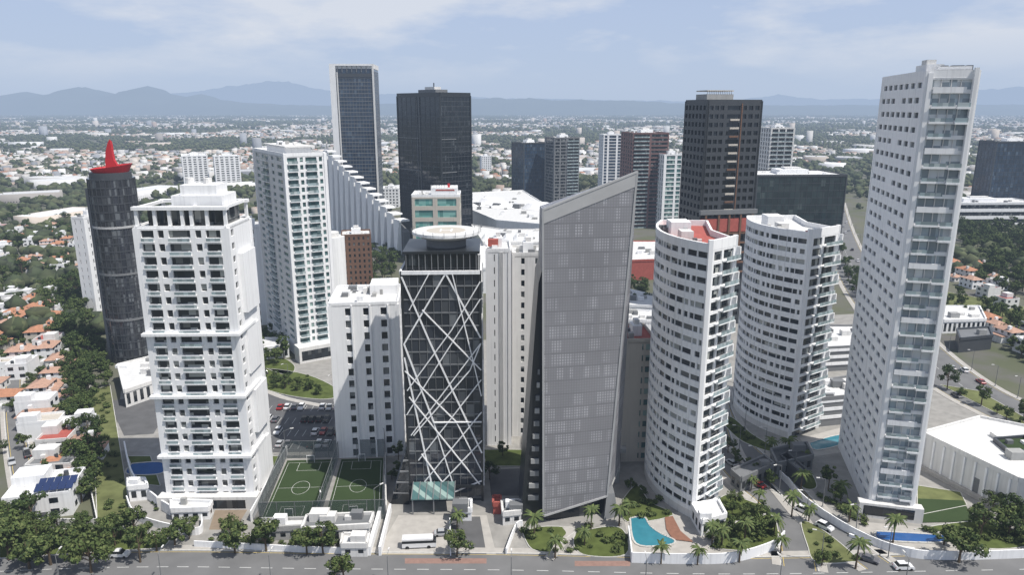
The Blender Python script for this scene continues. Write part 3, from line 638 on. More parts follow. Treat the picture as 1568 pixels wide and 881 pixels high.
def pitch(q):
    W=G(q); sheet('football_pitch',W,.04,turf); b=B('pitch_marking')
    def bl(s,t):
        a=[W[0][i]*(1-s)+W[1][i]*s for i in(0,1)]; c=[W[3][i]*(1-s)+W[2][i]*s for i in (0,1)]; return (a[0]*(1-t)+c[0]*t,a[1]*(1-t)+c[1]*t)
    def ln(*p):
        for i in range(len(p)-1):
            A_=bl(*p[i]);B_=bl(*p[i+1]); b.bar(A_,B_,-.04,math.dist(A_,B_)+.04,-.045,.045,.045,.048+.0001*i,line)
    ln((.05,.05),(.95,.05),(.95,.95),(.05,.95),(.05,.05)); ln((.05,.5),(.95,.5)); ln(*[(.5+.17*math.cos(t*.3307),.5+.11*math.sin(t*.3307)) for t in range(20)])
    for e,m_ in ((.05,.2),(.95,.8)): ln((.28,e),(.28,m_),(.72,m_),(.72,e))
    b.obj()
    for e in (.05,.95):
        gb=B('football_goal'); A_=bl(.42,e);B_=bl(.58,e); L=math.dist(A_,B_)
        gb.bar(A_,B_,0,.12,0,.12,0,2.2,white); gb.bar(A_,B_,L-.12,L,0,.12,0,2.2,white); gb.bar(A_,B_,0,L,0,.12,2.2,2.32,white); gb.bar(A_,B_,0,L,-.9,-.88,0,1.6,net)
        gb.obj()
pitch([(440,706),(515,704),(482,796),(399,799)]); pitch([(523,704),(587,702),(584,791),(497,796)])
def fence(name,pts,h,mat=net,post=mgrey,st=4.):
    P=G(pts); b=B(name)
    for i in range(len(P)-1):
        L=math.dist(P[i],P[i+1]); n=max(1,int(L/st))
        for k in range(n+1): b.bar(P[i],P[i+1],L*k/n-.06,L*k/n+.06,-.06,.06,0,h,post)
        b.bar(P[i],P[i+1],0,L,-.05,.05,h,h+.1,post); b.bar(P[i],P[i+1],0,L,-.01,.01,.1,h,mat)
    b.obj(name)
fence('sports_fence',[(438,703),(590,700),(590,796),(398,801),(438,703)],5.5); fence('sports_fence',[(519,703),(488,798)],5.5)
def wall(pts,h=2.4,t=.3,mat=white,sm=True):
    P=path(G(pts)) if sm else G(pts); strip('boundary_wall',P,-t/2,t/2,0,mat,h)
wall([(385,800),(440,697)],3,sm=False); wall([(1205,742),(1235,775),(1300,818),(1370,848),(1450,858),(1640,852)],2.2)
wall([(967,862),(1040,864),(1120,862),(1180,845),(1200,828)],2.6); wall([(967,862),(962,820)],2.6,sm=False)
wall([(1205,742),(1180,718)],2); wall([(565,852),(583,790)],2.4,.8,sm=False); wall([(582,852),(598,785)],2.4,.6,sm=False)
wall([(195,770),(215,800),(300,820),(310,800)],2.,sm=True); wall([(192,690),(205,740),(240,775),(262,790)],3,.4,white,True)
wall([(298,838),(450,846),(560,850)],1.6,sm=False); wall([(1300,822),(1340,835),(1400,845)],.8,.5)
wall([(590,708),(592,790)],3,sm=False,mat=white2); wall([(150,806),(130,700),(118,600)],2,.25,white2)
wall([(775,850),(790,812),(800,806)],1.6,.3); wall([(690,852),(689,800)],1.2,.3,white,False); wall([(0,815),(60,806),(150,806)],2,.3,white2,False)
def poolpx(pts,mat=pool):
    P=path(G(pts)+[g(*pts[0])],6)[:-1]
    ar=sum(P[i][0]*P[(i+1)%len(P)][1]-P[(i+1)%len(P)][0]*P[i][1] for i in range(len(P)))
    if ar<0:P=P[::-1]
    b=B('swimming_pool'); b.prism(P,0,.22,kerbm,mat)
    for i in range(len(P)): b.bar(P[i],P[(i+1)%len(P)],-.05,math.dist(P[i],P[(i+1)%len(P)])+.05,0,.45,0,.3,kerbm)
    b.obj()
sheet('pool_deck',G([(955,792),(1040,785),(1120,795),(1125,835),(1080,856),(968,858)]),.03,pave2)
poolpx([(966,796),(985,794),(995,808),(1012,820),(1032,830),(1020,836),(975,834)])
P=G([(1018,794),(1030,792),(1042,815),(1062,832),(1030,828),(1020,812)]); sheet('timber_deck',P,.24,wood)
poolpx([(1342,816),(1440,822),(1452,828),(1430,832),(1350,828)],pool2); sheet('pool_deck',G([(1320,800),(1460,812),(1480,838),(1380,842),(1310,822)]),.03,pave2)
poolpx([(202,712),(247,710),(247,726),(196,727)],pool2); poolpx([(1240,680),(1285,668),(1292,680),(1250,690)]); sheet('pool_deck',G([(1225,672),(1290,655),(1310,690),(1245,700)]),.03,pave2)
def hut(name,pts,z,mat=white2,roof=roofw,kit=1,win=True):
    b=blockpx(name,pts,0,z,mat,roof,kit)
    if win:
        W=[b.w2l(p) for p in G(pts,z)]
        for i in range(len(W)):
            p,q=W[i],W[(i+1)%len(W)]; L=math.dist(p,q)
            for k in range(int(L/2.2)):
                for sg in (-1,1): b.bar(p,q,L*(k+.5)/max(1,int(L/2.2))-.6,L*(k+.5)/max(1,int(L/2.2))+.6,sg*.03,sg*.02,1,z-1.1,gl_dark)
    b.obj(name)
hut('sports_club_building',[(398,798),(470,796),(470,808),(395,812)],3.2,grey)
hut('sports_club_building',[(470,792),(572,788),(566,806),(462,812)],4,white2,mgrey,4)
hut('service_building',[(525,820),(565,820),(562,836),(522,836)],3)
hut('gatehouse',[(703,768),(722,768),(722,782),(703,782)],3,white)
hut('red_kiosk',[(755,762),(767,762),(767,773),(755,773)],2.8,redroof,redroof,0)
hut('lobby_pavilion',[(1060,775),(1100,768),(1112,790),(1075,800)],4,white)
hut('entrance_lodge',[(1120,722),(1170,700),(1185,712),(1135,735)],4,mgrey,mgrey)
hut('club_house',[(1180,690),(1235,680),(1245,700),(1190,712)],4,mgrey,dgrey)
hut('entrance_canopy',[(1195,700),(1228,728),(1235,722),(1205,695)],4,dgrey,mgrey,0,False)
hut('villa',[(180,560),(240,545),(250,580),(190,600)],6,white2,roofw,6)
hut('garden_house',[(196,735),(222,735),(226,745),(196,748)],4,white)
hut('pool_house',[(262,782),(320,780),(325,770),(262,768)],3,white)
hut('petrol_canopy',[(1465,505),(1515,502),(1520,515),(1470,520)],6,dgrey,mgrey,2,False)
hut('low_shop_building',[(1440,470),(1500,470),(1510,490),(1445,492)],6,white,roofw,4)
hut('villa',[(700,560),(735,560),(735,600),(700,600)],5)
hut('service_building',[(392,520),(440,518),(442,530),(395,535)],5,white)
hut('service_building',[(940,680),(948,680),(948,720),(938,720)],4,grey)
hut('ramp_house',[(768,770),(796,768),(798,785),(770,788)],3.2,white2,mgrey,2)
sheet('brick_crossing',G([(620,856),(745,856),(745,864),(620,864)]),.03,brickpave); sheet('brick_crossing',G([(880,860),(965,860),(965,868),(880,868)]),.03,brickpave)
sheet('driveway',G([(575,850),(610,790),(745,790),(760,850)]),.025,pave2); sheet('driveway',G([(690,850),(688,792),(735,792),(745,850)]),.032,asph2)
# ================= trees =================
def leafquads(b,c,rad,n,size,rg,mats):
    for _ in range(n):
        v=Vector((rg.gauss(0,1),rg.gauss(0,1),rg.gauss(0,1))).normalized()*(rad*rg.uniform(.55,1.05)); v.z*=.75
        p=Vector(c)+v; nn=(v.normalized()+Vector((rg.uniform(-.8,.8),rg.uniform(-.8,.8),rg.uniform(-.3,.9)))).normalized()
        t=nn.orthogonal().normalized(); u=nn.cross(t); a=rg.uniform(0,6.28); t,u=t*math.cos(a)+u*math.sin(a),u*math.cos(a)-t*math.sin(a)
        s1=size*rg.uniform(.6,1.3);s2=s1*rg.uniform(.5,.9); hh=v.z/rad
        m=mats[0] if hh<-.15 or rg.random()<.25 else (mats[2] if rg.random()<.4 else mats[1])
        b.add([tuple(p-t*s1),tuple(p-u*s2*.8),tuple(p+t*s1),tuple(p+u*s2)],[(0,1,2,3)],m)
def taper(b,p,q,r0,r1,mat,n=6):
    p=Vector(p);q=Vector(q);d_=(q-p).normalized();t=d_.orthogonal().normalized();u=d_.cross(t)
    vs=[tuple(p+(t*math.cos(6.283*i/n)+u*math.sin(6.283*i/n))*r0) for i in range(n)]+[tuple(q+(t*math.cos(6.283*i/n)+u*math.sin(6.283*i/n))*r1) for i in range(n)]
    b.add(vs,[(i,(i+1)%n,(i+1)%n+n,i+n) for i in range(n)],mat)
def treemesh(seed,h=8.,r=3.2,ncl=15,per=85,mats=(leafA,leafB,leafC),size=.3):
    rg=random.Random(seed); b=B('tree_mesh'); th=h*.4
    taper(b,(0,0,0),(.1,.1,th),.24,.16,bark); taper(b,(.1,.1,th),(0,0,h*.75),.16,.06,bark)
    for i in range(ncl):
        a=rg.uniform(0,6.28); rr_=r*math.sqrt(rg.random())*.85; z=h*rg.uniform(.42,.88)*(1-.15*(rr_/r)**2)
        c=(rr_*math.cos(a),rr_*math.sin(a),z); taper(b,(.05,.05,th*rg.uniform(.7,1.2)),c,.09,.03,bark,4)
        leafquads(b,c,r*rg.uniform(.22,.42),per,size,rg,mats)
    return b.mesh()
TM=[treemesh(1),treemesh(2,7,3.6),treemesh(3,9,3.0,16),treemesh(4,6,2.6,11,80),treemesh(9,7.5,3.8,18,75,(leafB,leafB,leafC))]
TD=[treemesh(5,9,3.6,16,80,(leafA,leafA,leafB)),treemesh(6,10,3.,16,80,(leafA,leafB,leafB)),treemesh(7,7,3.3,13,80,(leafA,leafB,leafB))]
def palm(seed):
    rg=random.Random(seed); b=B('palm_mesh'); h=rg.uniform(4.5,6); b_=Vector((0,0,0))
    for k in range(4):
        q=Vector((.12*k*k*.2,0,h*(k+1)/4)); taper(b,b_,q,.22-.03*k,.19-.03*k,bark); b_=q
    for i in range(24):
        a=6.283*i/24+rg.uniform(-.1,.1); up=rg.uniform(-.1,1.1); L=rg.uniform(1.9,2.6); pts=[]
        for k in range(6):
            t=k/5; rad=L*t; pts.append(b_+Vector((math.cos(a)*rad,math.sin(a)*rad,L*(up*t-.95*t*t*(1.1-.3*up)))))
        sd=Vector((-math.sin(a),math.cos(a),0))
        for k in range(5):
            w0=.34*math.sin(math.pi*min(1,(k+.4)/5.2));w1=.34*math.sin(math.pi*min(1,(k+1.4)/5.6)); dz=Vector((0,0,-.2))
            for sg in (-1,1): b.add([tuple(pts[k]),tuple(pts[k+1]),tuple(pts[k+1]+sd*sg*w1+dz),tuple(pts[k]+sd*sg*w0+dz)],[(0,1,2,3)],palmleaf if (i+k)%3 else leafC)
    return b.mesh()
PM=[palm(1),palm(2),palm(3)]
def inst(name,me,x,y,s=1,z=0,rot=None,sz=None):
    o=bpy.data.objects.new(name,me); sc.collection.objects.link(o); o.location=(x,y,z); o.rotation_euler[2]=R.uniform(0,6.28) if rot is None else rot; o.scale=(s,s,sz or s); return o
def tr(u,v,s=1,dark=False,name='tree'):
    x,y=g(u,v); inst(name,R.choice(TD if dark else TM),x,y,s*R.uniform(.88,1.12),sz=s*R.uniform(.8,1.1))
for u,v,s in [(14,858,1.3),(45,872,1.4),(78,866,1.25),(108,858,1.1),(140,878,1.3),(215,862,1.15),(240,845,1.),(268,836,1.),(290,826,.8),(60,840,1.1),(20,835,1.2),(95,838,1.),(360,848,1.15),(408,845,1.2),(470,850,1.15),(495,848,1.2),(527,892,1.1),(700,853,1.1),(355,825,.8),(160,838,1.),(185,822,.9),(1468,862,1.3),(1445,835,.8),(1500,825,1.),(1535,812,1.),(1562,822,1.1),(1258,868,.6),(1150,818,.8),(1165,805,.8),(1140,795,.6),(1125,775,.6),(1092,752,.6),(1560,790,.9),(1520,780,.7),(1268,750,.8),(1278,770,.7)]: tr(u,v,s)
for u,v,s in [(640,740,.5),(600,735,.6),(612,728,.6),(730,700,.6),(750,735,.7),(770,700,.6),(610,705,.7),(985,760,.5),(965,750,.5),(1120,812,.6),(1100,820,.5)]: tr(u,v,s,True)
for u,v in [(818,822),(850,856),(895,836),(1195,848),(1212,792),(1150,752),(1287,768),(1367,832),(1105,838),(1012,864),(1068,866),(1132,862),(962,792),(1310,872),(1185,820),(1090,835),(1300,800),(1180,700),(1205,700),(1230,712),(700,812),(905,812),(948,806),(1238,800),(1225,760),(1160,780),(1140,830)]:
    x,y=g(u,v); inst('palm_tree',R.choice(PM),x,y,R.uniform(.8,1.15))
def scatter_poly(poly,n,fn,mind=3.):
    W=G(poly); xs=[p[0] for p in W];ys=[p[1] for p in W]; done=[];tries=0
    while len(done)<n and tries<n*40:
        tries+=1; x=R.uniform(min(xs),max(xs));y=R.uniform(min(ys),max(ys)); ins=False; j=len(W)-1
        for i in range(len(W)):
            if (W[i][1]>y)!=(W[j][1]>y) and x<(W[j][0]-W[i][0])*(y-W[i][1])/(W[j][1]-W[i][1])+W[i][0]: ins=not ins
            j=i
        if ins and all((x-a)**2+(y-b_)**2>mind*mind for a,b_ in done): done.append((x,y)); fn(x,y)
    return done
def dk(s):
    def f(x,y):
        q=s*R.uniform(.65,1.2); inst('tree',R.choice(TD+TM[:2]),x,y,q,sz=q*R.uniform(.8,1.2))
    return f
scatter_poly([(105,560),(138,560),(150,740),(128,790),(112,700)],60,dk(1.05),2.6)
scatter_poly([(60,440),(130,430),(140,560),(100,560),(80,500)],64,dk(1.15),3.4)
scatter_poly([(-80,420),(60,415),(15,520),(0,760),(-80,760)],80,dk(1.),4.)
scatter_poly([(-60,330),(110,330),(120,430),(-60,430)],130,dk(1.1),5.)
scatter_poly([(0,800),(190,812),(230,835),(0,850)],16,dk(.9),4)
scatter_poly([(130,480),(175,590),(168,600),(140,560)],20,dk(.9),3.)
scatter_poly([(20,460),(110,460),(135,750),(60,780),(15,640)],60,dk(.7),4)
scatter_poly([(250,540),(440,500),(440,560),(380,600),(370,545)],24,dk(.9),4)
scatter_poly([(395,596),(500,606),(500,600),(400,572)],12,dk(.6),4)
scatter_poly([(560,365),(612,400),(600,430),(570,470),(565,400)],30,dk(1.1),4)
scatter_poly([(1460,350),(1640,360),(1640,480),(1500,440)],200,dk(1.35),4.5)
scatter_poly([(1500,470),(1640,500),(1640,570),(1560,550)],50,dk(1.1),4.5)
scatter_poly([(1283,375),(1320,440),(1330,480),(1300,440)],22,dk(1.),4)
scatter_poly([(990,440),(945,445),(945,470),(1005,480)],14,dk(1.),4)
scatter_poly([(1110,690),(1180,740),(1190,760),(1130,715)],10,dk(.6),3)
scatter_poly([(1440,590),(1640,680),(1640,700),(1450,605)],18,dk(.8),5)
scatter_poly([(1080,800),(1130,770),(1185,790),(1180,830),(1130,845)],10,dk(.4),2.5)
scatter_poly([(120,330),(250,330),(230,420),(130,430)],50,dk(1.2),5)
scatter_poly([(1490,810),(1640,790),(1640,850),(1560,845)],12,dk(.8),4)
scatter_poly([(1400,440),(1460,440),(1500,500),(1430,490)],18,dk(.9),4)
# ================= houses near left =================
def hipped(w,d,h,rm,wm=white2,two=False):
    b=B('house_mesh'); b.box(-w/2,w/2,-d/2,d/2,0,h,wm); e=.5
    b.add([(-w/2-e,-d/2-e,h),(w/2+e,-d/2-e,h),(w/2+e,d/2+e,h),(-w/2-e,d/2+e,h),(0,-d/2+w/2,h+w*.24),(0,d/2-w/2,h+w*.24)],[(0,1,4),(1,2,5,4),(2,3,5),(3,0,4,5),(3,2,1,0)],rm)
    if two: b.box(w/2,w/2+3,-d/2+1,d/2-2,0,h*.55,wm); b.box(w/2,w/2+3.2,-d/2+.8,d/2-1.8,h*.55,h*.55+.3,rm)
    else: b.box(-w/2-2.6,-w/2,-d/2+1,d*.1,0,2.7,wm); b.box(-w/2-2.5,-w/2,-d/2+1.1,d*.1-.1,2.7,2.75,roofw)
    for z in ([1,4] if h>4.5 else [1]):
        for k in range(3):
            y=-d/2+d*(k+.5)/3
            for sx in(-1,1): b.box(*sorted((sx*w/2,sx*(w/2+.05))),y-.6,y+.6,z,z+1.3,gl_dark)
        for k in range(2):
            x=-w/2+w*(k+.5)/2
            for sy in (-1,1): b.box(x-.7,x+.7,*sorted((sy*d/2,sy*(d/2+.05))),z,z+1.3,gl_dark)
    b.box(w*.2,w*.2+1.4,d*.15,d*.15+1.2,h,h+w*.24+.6,wm); b.cyl(-w*.2,d*.2,.55,h+.5,h+w*.24+.5,dgrey,10); return b.mesh()
def flat(w,d,h,rf=roofw,wm=white,sol=False):
    b=B('house_mesh'); b.box(-w/2,w/2,-d/2,d/2,0,h,wm); b.box(-w/2+.25,w/2-.25,-d/2+.25,d/2-.25,h,h+.05,rf)
    for e in edges([(-w/2,-d/2),(w/2,-d/2),(w/2,d/2),(-w/2,d/2)]): b.bar(*e,0,math.dist(*e),-.25,.03,h,h+.8,wm)
    b.box(-w/2,0,0,d/2-.5,h+.1,h+2.8,wm); b.cyl(w*.25,d*.3,.6,h,h+1.4,dgrey,10)
    for z in ([1,4] if h>4.5 else [1]):
        for k in range(2):
            x=-w/2+w*(k+.5)/2; b.box(x-1,x+1,-d/2-.05,-d/2,z,z+1.4,gl_dark); b.box(x-1,x+1,d/2,d/2+.05,z,z+1.4,gl_dark)
            y=-d/2+d*(k+.5)/2; b.box(w/2,w/2+.05,y-.8,y+.8,z,z+1.4,gl_dark)
    if sol:
        for i in range(5):
            for j in range(2):
                x0=-w*.05+i*1.75;y0=-d*.42+j*2.7; b.hexa([(x0,y0,h+1.),(x0+1.65,y0,h+1.),(x0+1.65,y0+2.5,h+1.9),(x0,y0+2.5,h+1.9),(x0,y0,h+1.1),(x0+1.65,y0,h+1.1),(x0+1.65,y0+2.5,h+2.),(x0,y0+2.5,h+2.)],solar)
    return b.mesh()
HM=[hipped(8,11,5.5,terra),hipped(7,10,5.5,terra2,white,True),hipped(9,12,5.5,terra,beige),hipped(8,9,3.4,terra2),flat(8,11,6),flat(9,10,5.8,redroof,white2),flat(7,12,6,beige,white)]
HA=[0,0,1,1,2,3,3,4,5,6]
def hs(x,y): inst('house',HM[R.choice(HA)],x,y,R.uniform(.78,.98),0,rot=math.radians(12)+R.choice([0,1.5708,3.1416,4.712])+R.uniform(-.04,.04))
scatter_poly([(40,610),(112,600),(130,700),(140,760),(60,720),(45,660)],22,hs,8.6)
scatter_poly([(25,455),(80,450),(100,560),(112,600),(38,605),(25,520)],24,hs,9.)
scatter_poly([(-60,560),(15,560),(10,640),(-60,660)],8,hs,11)
scatter_poly([(-60,440),(30,440),(10,540),(-60,560)],16,hs,11)
scatter_poly([(0,350),(135,350),(125,420),(0,420)],34,hs,13)
scatter_poly([(1440,410),(1500,410),(1560,480),(1500,470)],9,hs,13)
scatter_poly([(1480,490),(1640,520),(1640,590),(1560,560)],18,hs,12)
x,y=g(75,775); inst('house_with_solar_panels',flat(15,13,6,roofw,white,True),x,y,1,rot=.25)
x,y=g(90,728); inst('house',flat(12,9,5,mgrey,white2),x,y,1,rot=.1)
# ================= vehicles =================
def paint(n,c): return M(n,c,.28,var=.02,spec=.7)
PC=[paint('paint_white',(.7,.7,.7)),paint('paint_silver',(.4,.41,.42)),paint('paint_black',(.02,.02,.022)),paint('paint_red',(.3,.03,.03)),paint('paint_blue',(.04,.07,.16)),paint('paint_grey',(.12,.12,.13))]
def carmesh(p,suv=False):
    b=B('car_mesh'); L=4.3;W=.88;t=.15 if suv else 0
    pr=[(-2.15,.35),(-2.15,.75),(-1.95,.9+t),(-1.1,.95+t),(.95,.95+t),(1.9,.8+t),(2.15,.62),(2.15,.35)]
    n=len(pr); vs=[(x,-W,z) for x,z in pr]+[(x,W,z) for x,z in pr]
    b.add(vs,[tuple(range(n-1,-1,-1)),tuple(range(n,2*n))]+[(i,(i+1)%n,(i+1)%n+n,i+n) for i in range(n)],p)
    zc=.95+t; zr=1.42+t*1.6; r0=-1.75 if suv else -1.5
    b.hexa([(r0,-W*.96,zc),(1.0,-W*.96,zc),(1.0,W*.96,zc),(r0,W*.96,zc),(r0+.4,-W*.78,zr),(.35,-W*.78,zr),(.35,W*.78,zr),(r0+.4,W*.78,zr)],carglass)
    b.box(r0+.38,.36,-W*.79,W*.79,zr,zr+.05,p)
    for x in (-1.35,1.35):
        for s_ in (-1,1):
            vs=[];m=12
            for yy in (s_*(W-.16),s_*(W+.03)): vs+=[(x+.32*math.cos(6.283*i/m),yy,.32+.32*math.sin(6.283*i/m)) for i in range(m)]
            b.add(vs,[(i,(i+1)%m,(i+1)%m+m,i+m) for i in range(m)]+[tuple(range(m)),tuple(range(m,2*m))],tire)
    b.box(2.13,2.17,-.75,-.45,.6,.75,line); b.box(2.13,2.17,.45,.75,.6,.75,line); b.box(-2.17,-2.13,-.8,-.5,.65,.8,redm); b.box(-2.17,-2.13,.5,.8,.65,.8,redm)
    return b.mesh()
CM=[carmesh(p,i%2==0) for i,p in enumerate(PC)]; CW=[0,0,0,1,1,2,2,3,5,5]
def car(x,y,rot,name='parked_car',z=.04): inst(name,CM[R.choice(CW)],x,y,1,z,rot)
for row in range(4):
    for i in range(12):
        if R.random()<.5:
            x,y=g(392+row*2,626+row*19); car(x+i*2.4+1.25,y+R.uniform(-.3,.3),math.pi/2*R.choice([1,-1])+R.uniform(-.04,.04))
for u,v,r in [(184,853,.02),(678,820,.1),(1383,872,0.02),(1160,745,2.2),(1120,712,2.0),(1262,810,-.9),(1230,785,-.9),(1330,860,-.6)]:
    x,y=g(u,v); car(x,y,r,'car')
def along(P,n,w,name='car'):
    for _ in range(n):
        i=R.randrange(len(P)-1); a,c=P[i],P[i+1]; t=R.random(); x=a[0]+(c[0]-a[0])*t;y=a[1]+(c[1]-a[1])*t; dx=c[0]-a[0];dy=c[1]-a[1];l=math.hypot(dx,dy); o=R.choice(w)
        car(x+dy/l*o,y-dx/l*o,math.atan2(dy,dx)+(0 if o>0 else math.pi),name)
along(R4,46,[-8.5,-5,5,8.5]); along(R5,6,[-1.8,1.8]); along(R7,8,[-2.,2.],'parked_car')
scatter_poly([(690,615),(735,615),(735,650),(690,650)],5,lambda x,y:car(x,y,1.5))
b=B('white_minibus',g(640,838),4,.03); b.box(-3.6,3.6,-1.1,1.1,.45,1.5,PC[0]); b.box(-3.58,3.58,-1.08,1.08,1.5,2.2,carglass); b.box(-3.6,3.6,-1.1,1.1,2.2,2.6,PC[0]); b.box(-3.2,3.2,-.9,.9,2.6,2.75,PC[0]); b.box(3.6,4.3,-1.05,1.05,.45,1.5,PC[0]); b.hexa([(3.6,-1.05,1.5),(4.3,-1.05,1.5),(4.3,1.05,1.5),(3.6,1.05,1.5),(3.6,-1,2.4),(3.75,-1,2.4),(3.75,1,2.4),(3.6,1,2.4)],carglass)
for x in (-2.4,2.6):
    for s_ in (-1.12,.92):
        vs=[];m=12
        for yy in (s_,s_+.2): vs+=[(x+.45*math.cos(6.283*i/m),yy,.45+.45*math.sin(6.283*i/m)) for i in range(m)]
        b.add(vs,[(i,(i+1)%m,(i+1)%m+m,i+m) for i in range(m)]+[tuple(range(m)),tuple(range(m,2*m))],tire)
b.obj()
lb=B('lamp_mesh'); taper(lb,(0,0,0),(0,0,8),.12,.07,mgrey,8); taper(lb,(0,0,8),(1.8,0,8.5),.06,.04,mgrey,6); lb.box(1.6,2.5,-.14,.14,8.42,8.58,white2); lb.box(-.25,.25,-.25,.25,0,.3,grey); LM=lb.mesh()
for P,w,st in ((R1,6.9,5),(R2,4.6,8),(R3,4.4,8),(R4,11.8,3),(R5,4.4,8)):
    A=off(P,w)
    for i in range(2,len(A)-1,st): inst('street_lamp',LM,A[i][0],A[i][1],1,0,rot=math.atan2(P[i][1]-A[i][1],P[i][0]-A[i][0]))
for u,v in ((493,798),(590,700),(438,703),(575,798)):
    x,y=g(u,v); inst('floodlight_pole',LM,x,y,1.1)
sb=B('shrub_mesh'); rg=random.Random(3)
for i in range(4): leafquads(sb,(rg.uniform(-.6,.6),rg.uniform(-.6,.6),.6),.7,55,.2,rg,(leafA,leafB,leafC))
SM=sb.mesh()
for poly,n in (([(800,812),(960,806),(960,852),(815,848)],22),([(1080,760),(1185,785),(1190,840),(1085,845)],40),([(1238,800),(1310,858),(1250,862)],8),([(385,590),(500,612),(470,575)],14),([(955,765),(995,770),(1030,790),(960,800)],10),([(1400,812),(1568,838),(1568,820)],20),([(300,828),(450,838),(560,842),(560,835)],22),([(150,600),(165,600),(195,790),(160,800)],30),([(1110,640),(1190,690),(1130,672)],14),([(1000,700),(1040,790),(960,760)],10),([(1250,760),(1330,810),(1320,790)],14),([(210,760),(300,800),(280,812)],12)):
    scatter_poly(poly,n,lambda x,y:inst('shrub',SM,x,y,R.uniform(.6,1.3),.1),1.2)
# ================= distant city =================
def fast_mesh(name,V,Fc,mat,col):
    me=bpy.data.meshes.new(name); me.vertices.add(len(V)); me.vertices.foreach_set('co',V.astype(np.float32).ravel()); n,k=Fc.shape
    me.loops.add(n*k); me.loops.foreach_set('vertex_index',Fc.astype(np.int32).ravel()); me.polygons.add(n); me.polygons.foreach_set('loop_start',np.arange(0,n*k,k,dtype=np.int32))
    me.update(calc_edges=True); at=me.attributes.new('col','FLOAT_COLOR','FACE'); at.data.foreach_set('color',col.astype(np.float32).ravel())
    me.materials.append(mat); o=bpy.data.objects.new(name,me); sc.collection.objects.link(o); return o
ex=[(FX,FY,r+6) for FX,FY,r in FOOT if FY>300]
def roadclear(x,y):
    for p in R4:
        if (x-p[0])**2+(y-p[1])**2<21**2: return False
    return True
def allowed(x,y):
    q=x/y
    if y<300: return False
    if y<430 and not (q<-.5 or q>.66): return False
    if y<600 and -.28<q<.48 and not (y>520 and q<-.2): return False
    if y<430 and q>.66: return False
    for a,b_,r in ex:
        if (x-a)**2+(y-b_)**2<r*r: return False
    return roadclear(x,y)
H_=[];Tn=[]
def green(x,y):
    gv=noise.noise(Vector((x*.0016+3,y*.0011,0)))+.5*noise.noise(Vector((x*.006,y*.004,5)))
    if x/y>.6 and y<750: gv+=.6
    if x/y<-.5 and y<900: gv+=.2
    return gv
def gen(y0,y1,patch,cw,cd,far):
    y=y0
    while y<y1:
        hw=y*.8+150; x=-hw
        while x<hw:
            an=R.choice([.1,.25,-.3,.6,.9]); c_,s_=math.cos(an),math.sin(an); nx=int(patch/cw);ny=int(patch/cd)
            for i in range(nx):
                if i%9==8: continue
                for j in range(ny):
                    if j%3==2 and not far:
                        if R.random()<.4:
                            lx=(i-nx/2)*cw;ly=(j-ny/2)*cd;Tn.append((x+lx*c_-ly*s_,y+lx*s_+ly*c_,R.uniform(2.5,4.4)))
                        continue
                    lx=(i-nx/2)*cw+R.uniform(-1,1);ly=(j-ny/2)*cd+R.uniform(-1,1); X_=x+lx*c_-ly*s_;Y_=y+lx*s_+ly*c_
                    gv=green(X_,Y_)
                    if gv>.06:
                        if R.random()<(.8 if not far else .6): Tn.append((X_,Y_,R.uniform(3.5,6)*(1.7 if far else 1)))
                        continue
                    if gv<-.55 and R.random()<.7: continue
                    r_=R.random()
                    if r_<.5: H_.append((X_,Y_,cw*R.uniform(.3,.48),cd*R.uniform(.26,.46),an,R.choice([3,3.5,6,6,6.5,9])*(1.15 if far else 1)))
                    elif r_<.9: Tn.append((X_,Y_,R.uniform(2.6,4.8)*(1.8 if far else 1)))
            x+=patch+8
        y+=patch+8
gen(330,1500,120,10,14,False); gen(1500,3200,200,14,18,False); gen(3200,9500,420,32,38,True)
H_=[q for q in H_ if allowed(q[0],q[1])]; Tn=[q for q in Tn if allowed(q[0],q[1])]
for _ in range(170):
    yy=R.uniform(620,6000); xx=R.uniform(-.75,.75)*yy
    if allowed(xx,yy): H_.append((xx,yy,R.uniform(14,40),R.uniform(10,26),R.uniform(0,1.5),R.uniform(6,11)))
for _ in range(60):
    yy=R.uniform(1600,6500); xx=R.uniform(-.75,.75)*yy; H_.append((xx,yy,R.uniform(7,12),R.uniform(7,12),R.uniform(0,1.5),R.uniform(16,38)))
A=np.array(H_); n=len(A); print('houses',n,'trees',len(Tn))
sx=np.array([-1,1,1,-1]);sy=np.array([-1,-1,1,1])
hip=(NR.random(n)<np.where(A[:,1]<900,.22,.08))&(A[:,2]<9)
V=np.zeros((n,12,3)); cs=np.cos(A[:,4])[:,None];sn=np.sin(A[:,4])[:,None]
for lay in range(3):
    f=np.ones(n) if lay<2 else np.where(hip,.3,.93)
    lx=A[:,2][:,None]*sx*f[:,None];ly=A[:,3][:,None]*sy*f[:,None]
    V[:,lay*4:lay*4+4,0]=A[:,0][:,None]+lx*cs-ly*sn; V[:,lay*4:lay*4+4,1]=A[:,1][:,None]+lx*sn+ly*cs
    V[:,lay*4:lay*4+4,2]=(0 if lay==0 else A[:,5][:,None] if lay==1 else (A[:,5]+np.where(hip,1.8,-.35))[:,None])
fq=[]
for lay in (0,4):
    for i in range(4): fq.append([lay+i,lay+(i+1)%4,lay+4+(i+1)%4,lay+4+i])
fq.append([8,9,10,11]); fq=np.array(fq); Fc=(np.arange(n)[:,None,None]*12+fq[None]).reshape(-1,4)
wc=np.array([[.64,.63,.61],[.72,.72,.72],[.58,.53,.48],[.4,.38,.36],[.6,.53,.46],[.66,.66,.65],[.42,.33,.28],[.31,.33,.36]])[NR.choice(8,n)]
rc=np.array([[.44,.43,.42],[.6,.6,.6],[.34,.33,.32],[.34,.22,.17],[.38,.29,.25],[.24,.23,.23],[.48,.46,.43]])[NR.choice(7,n)]
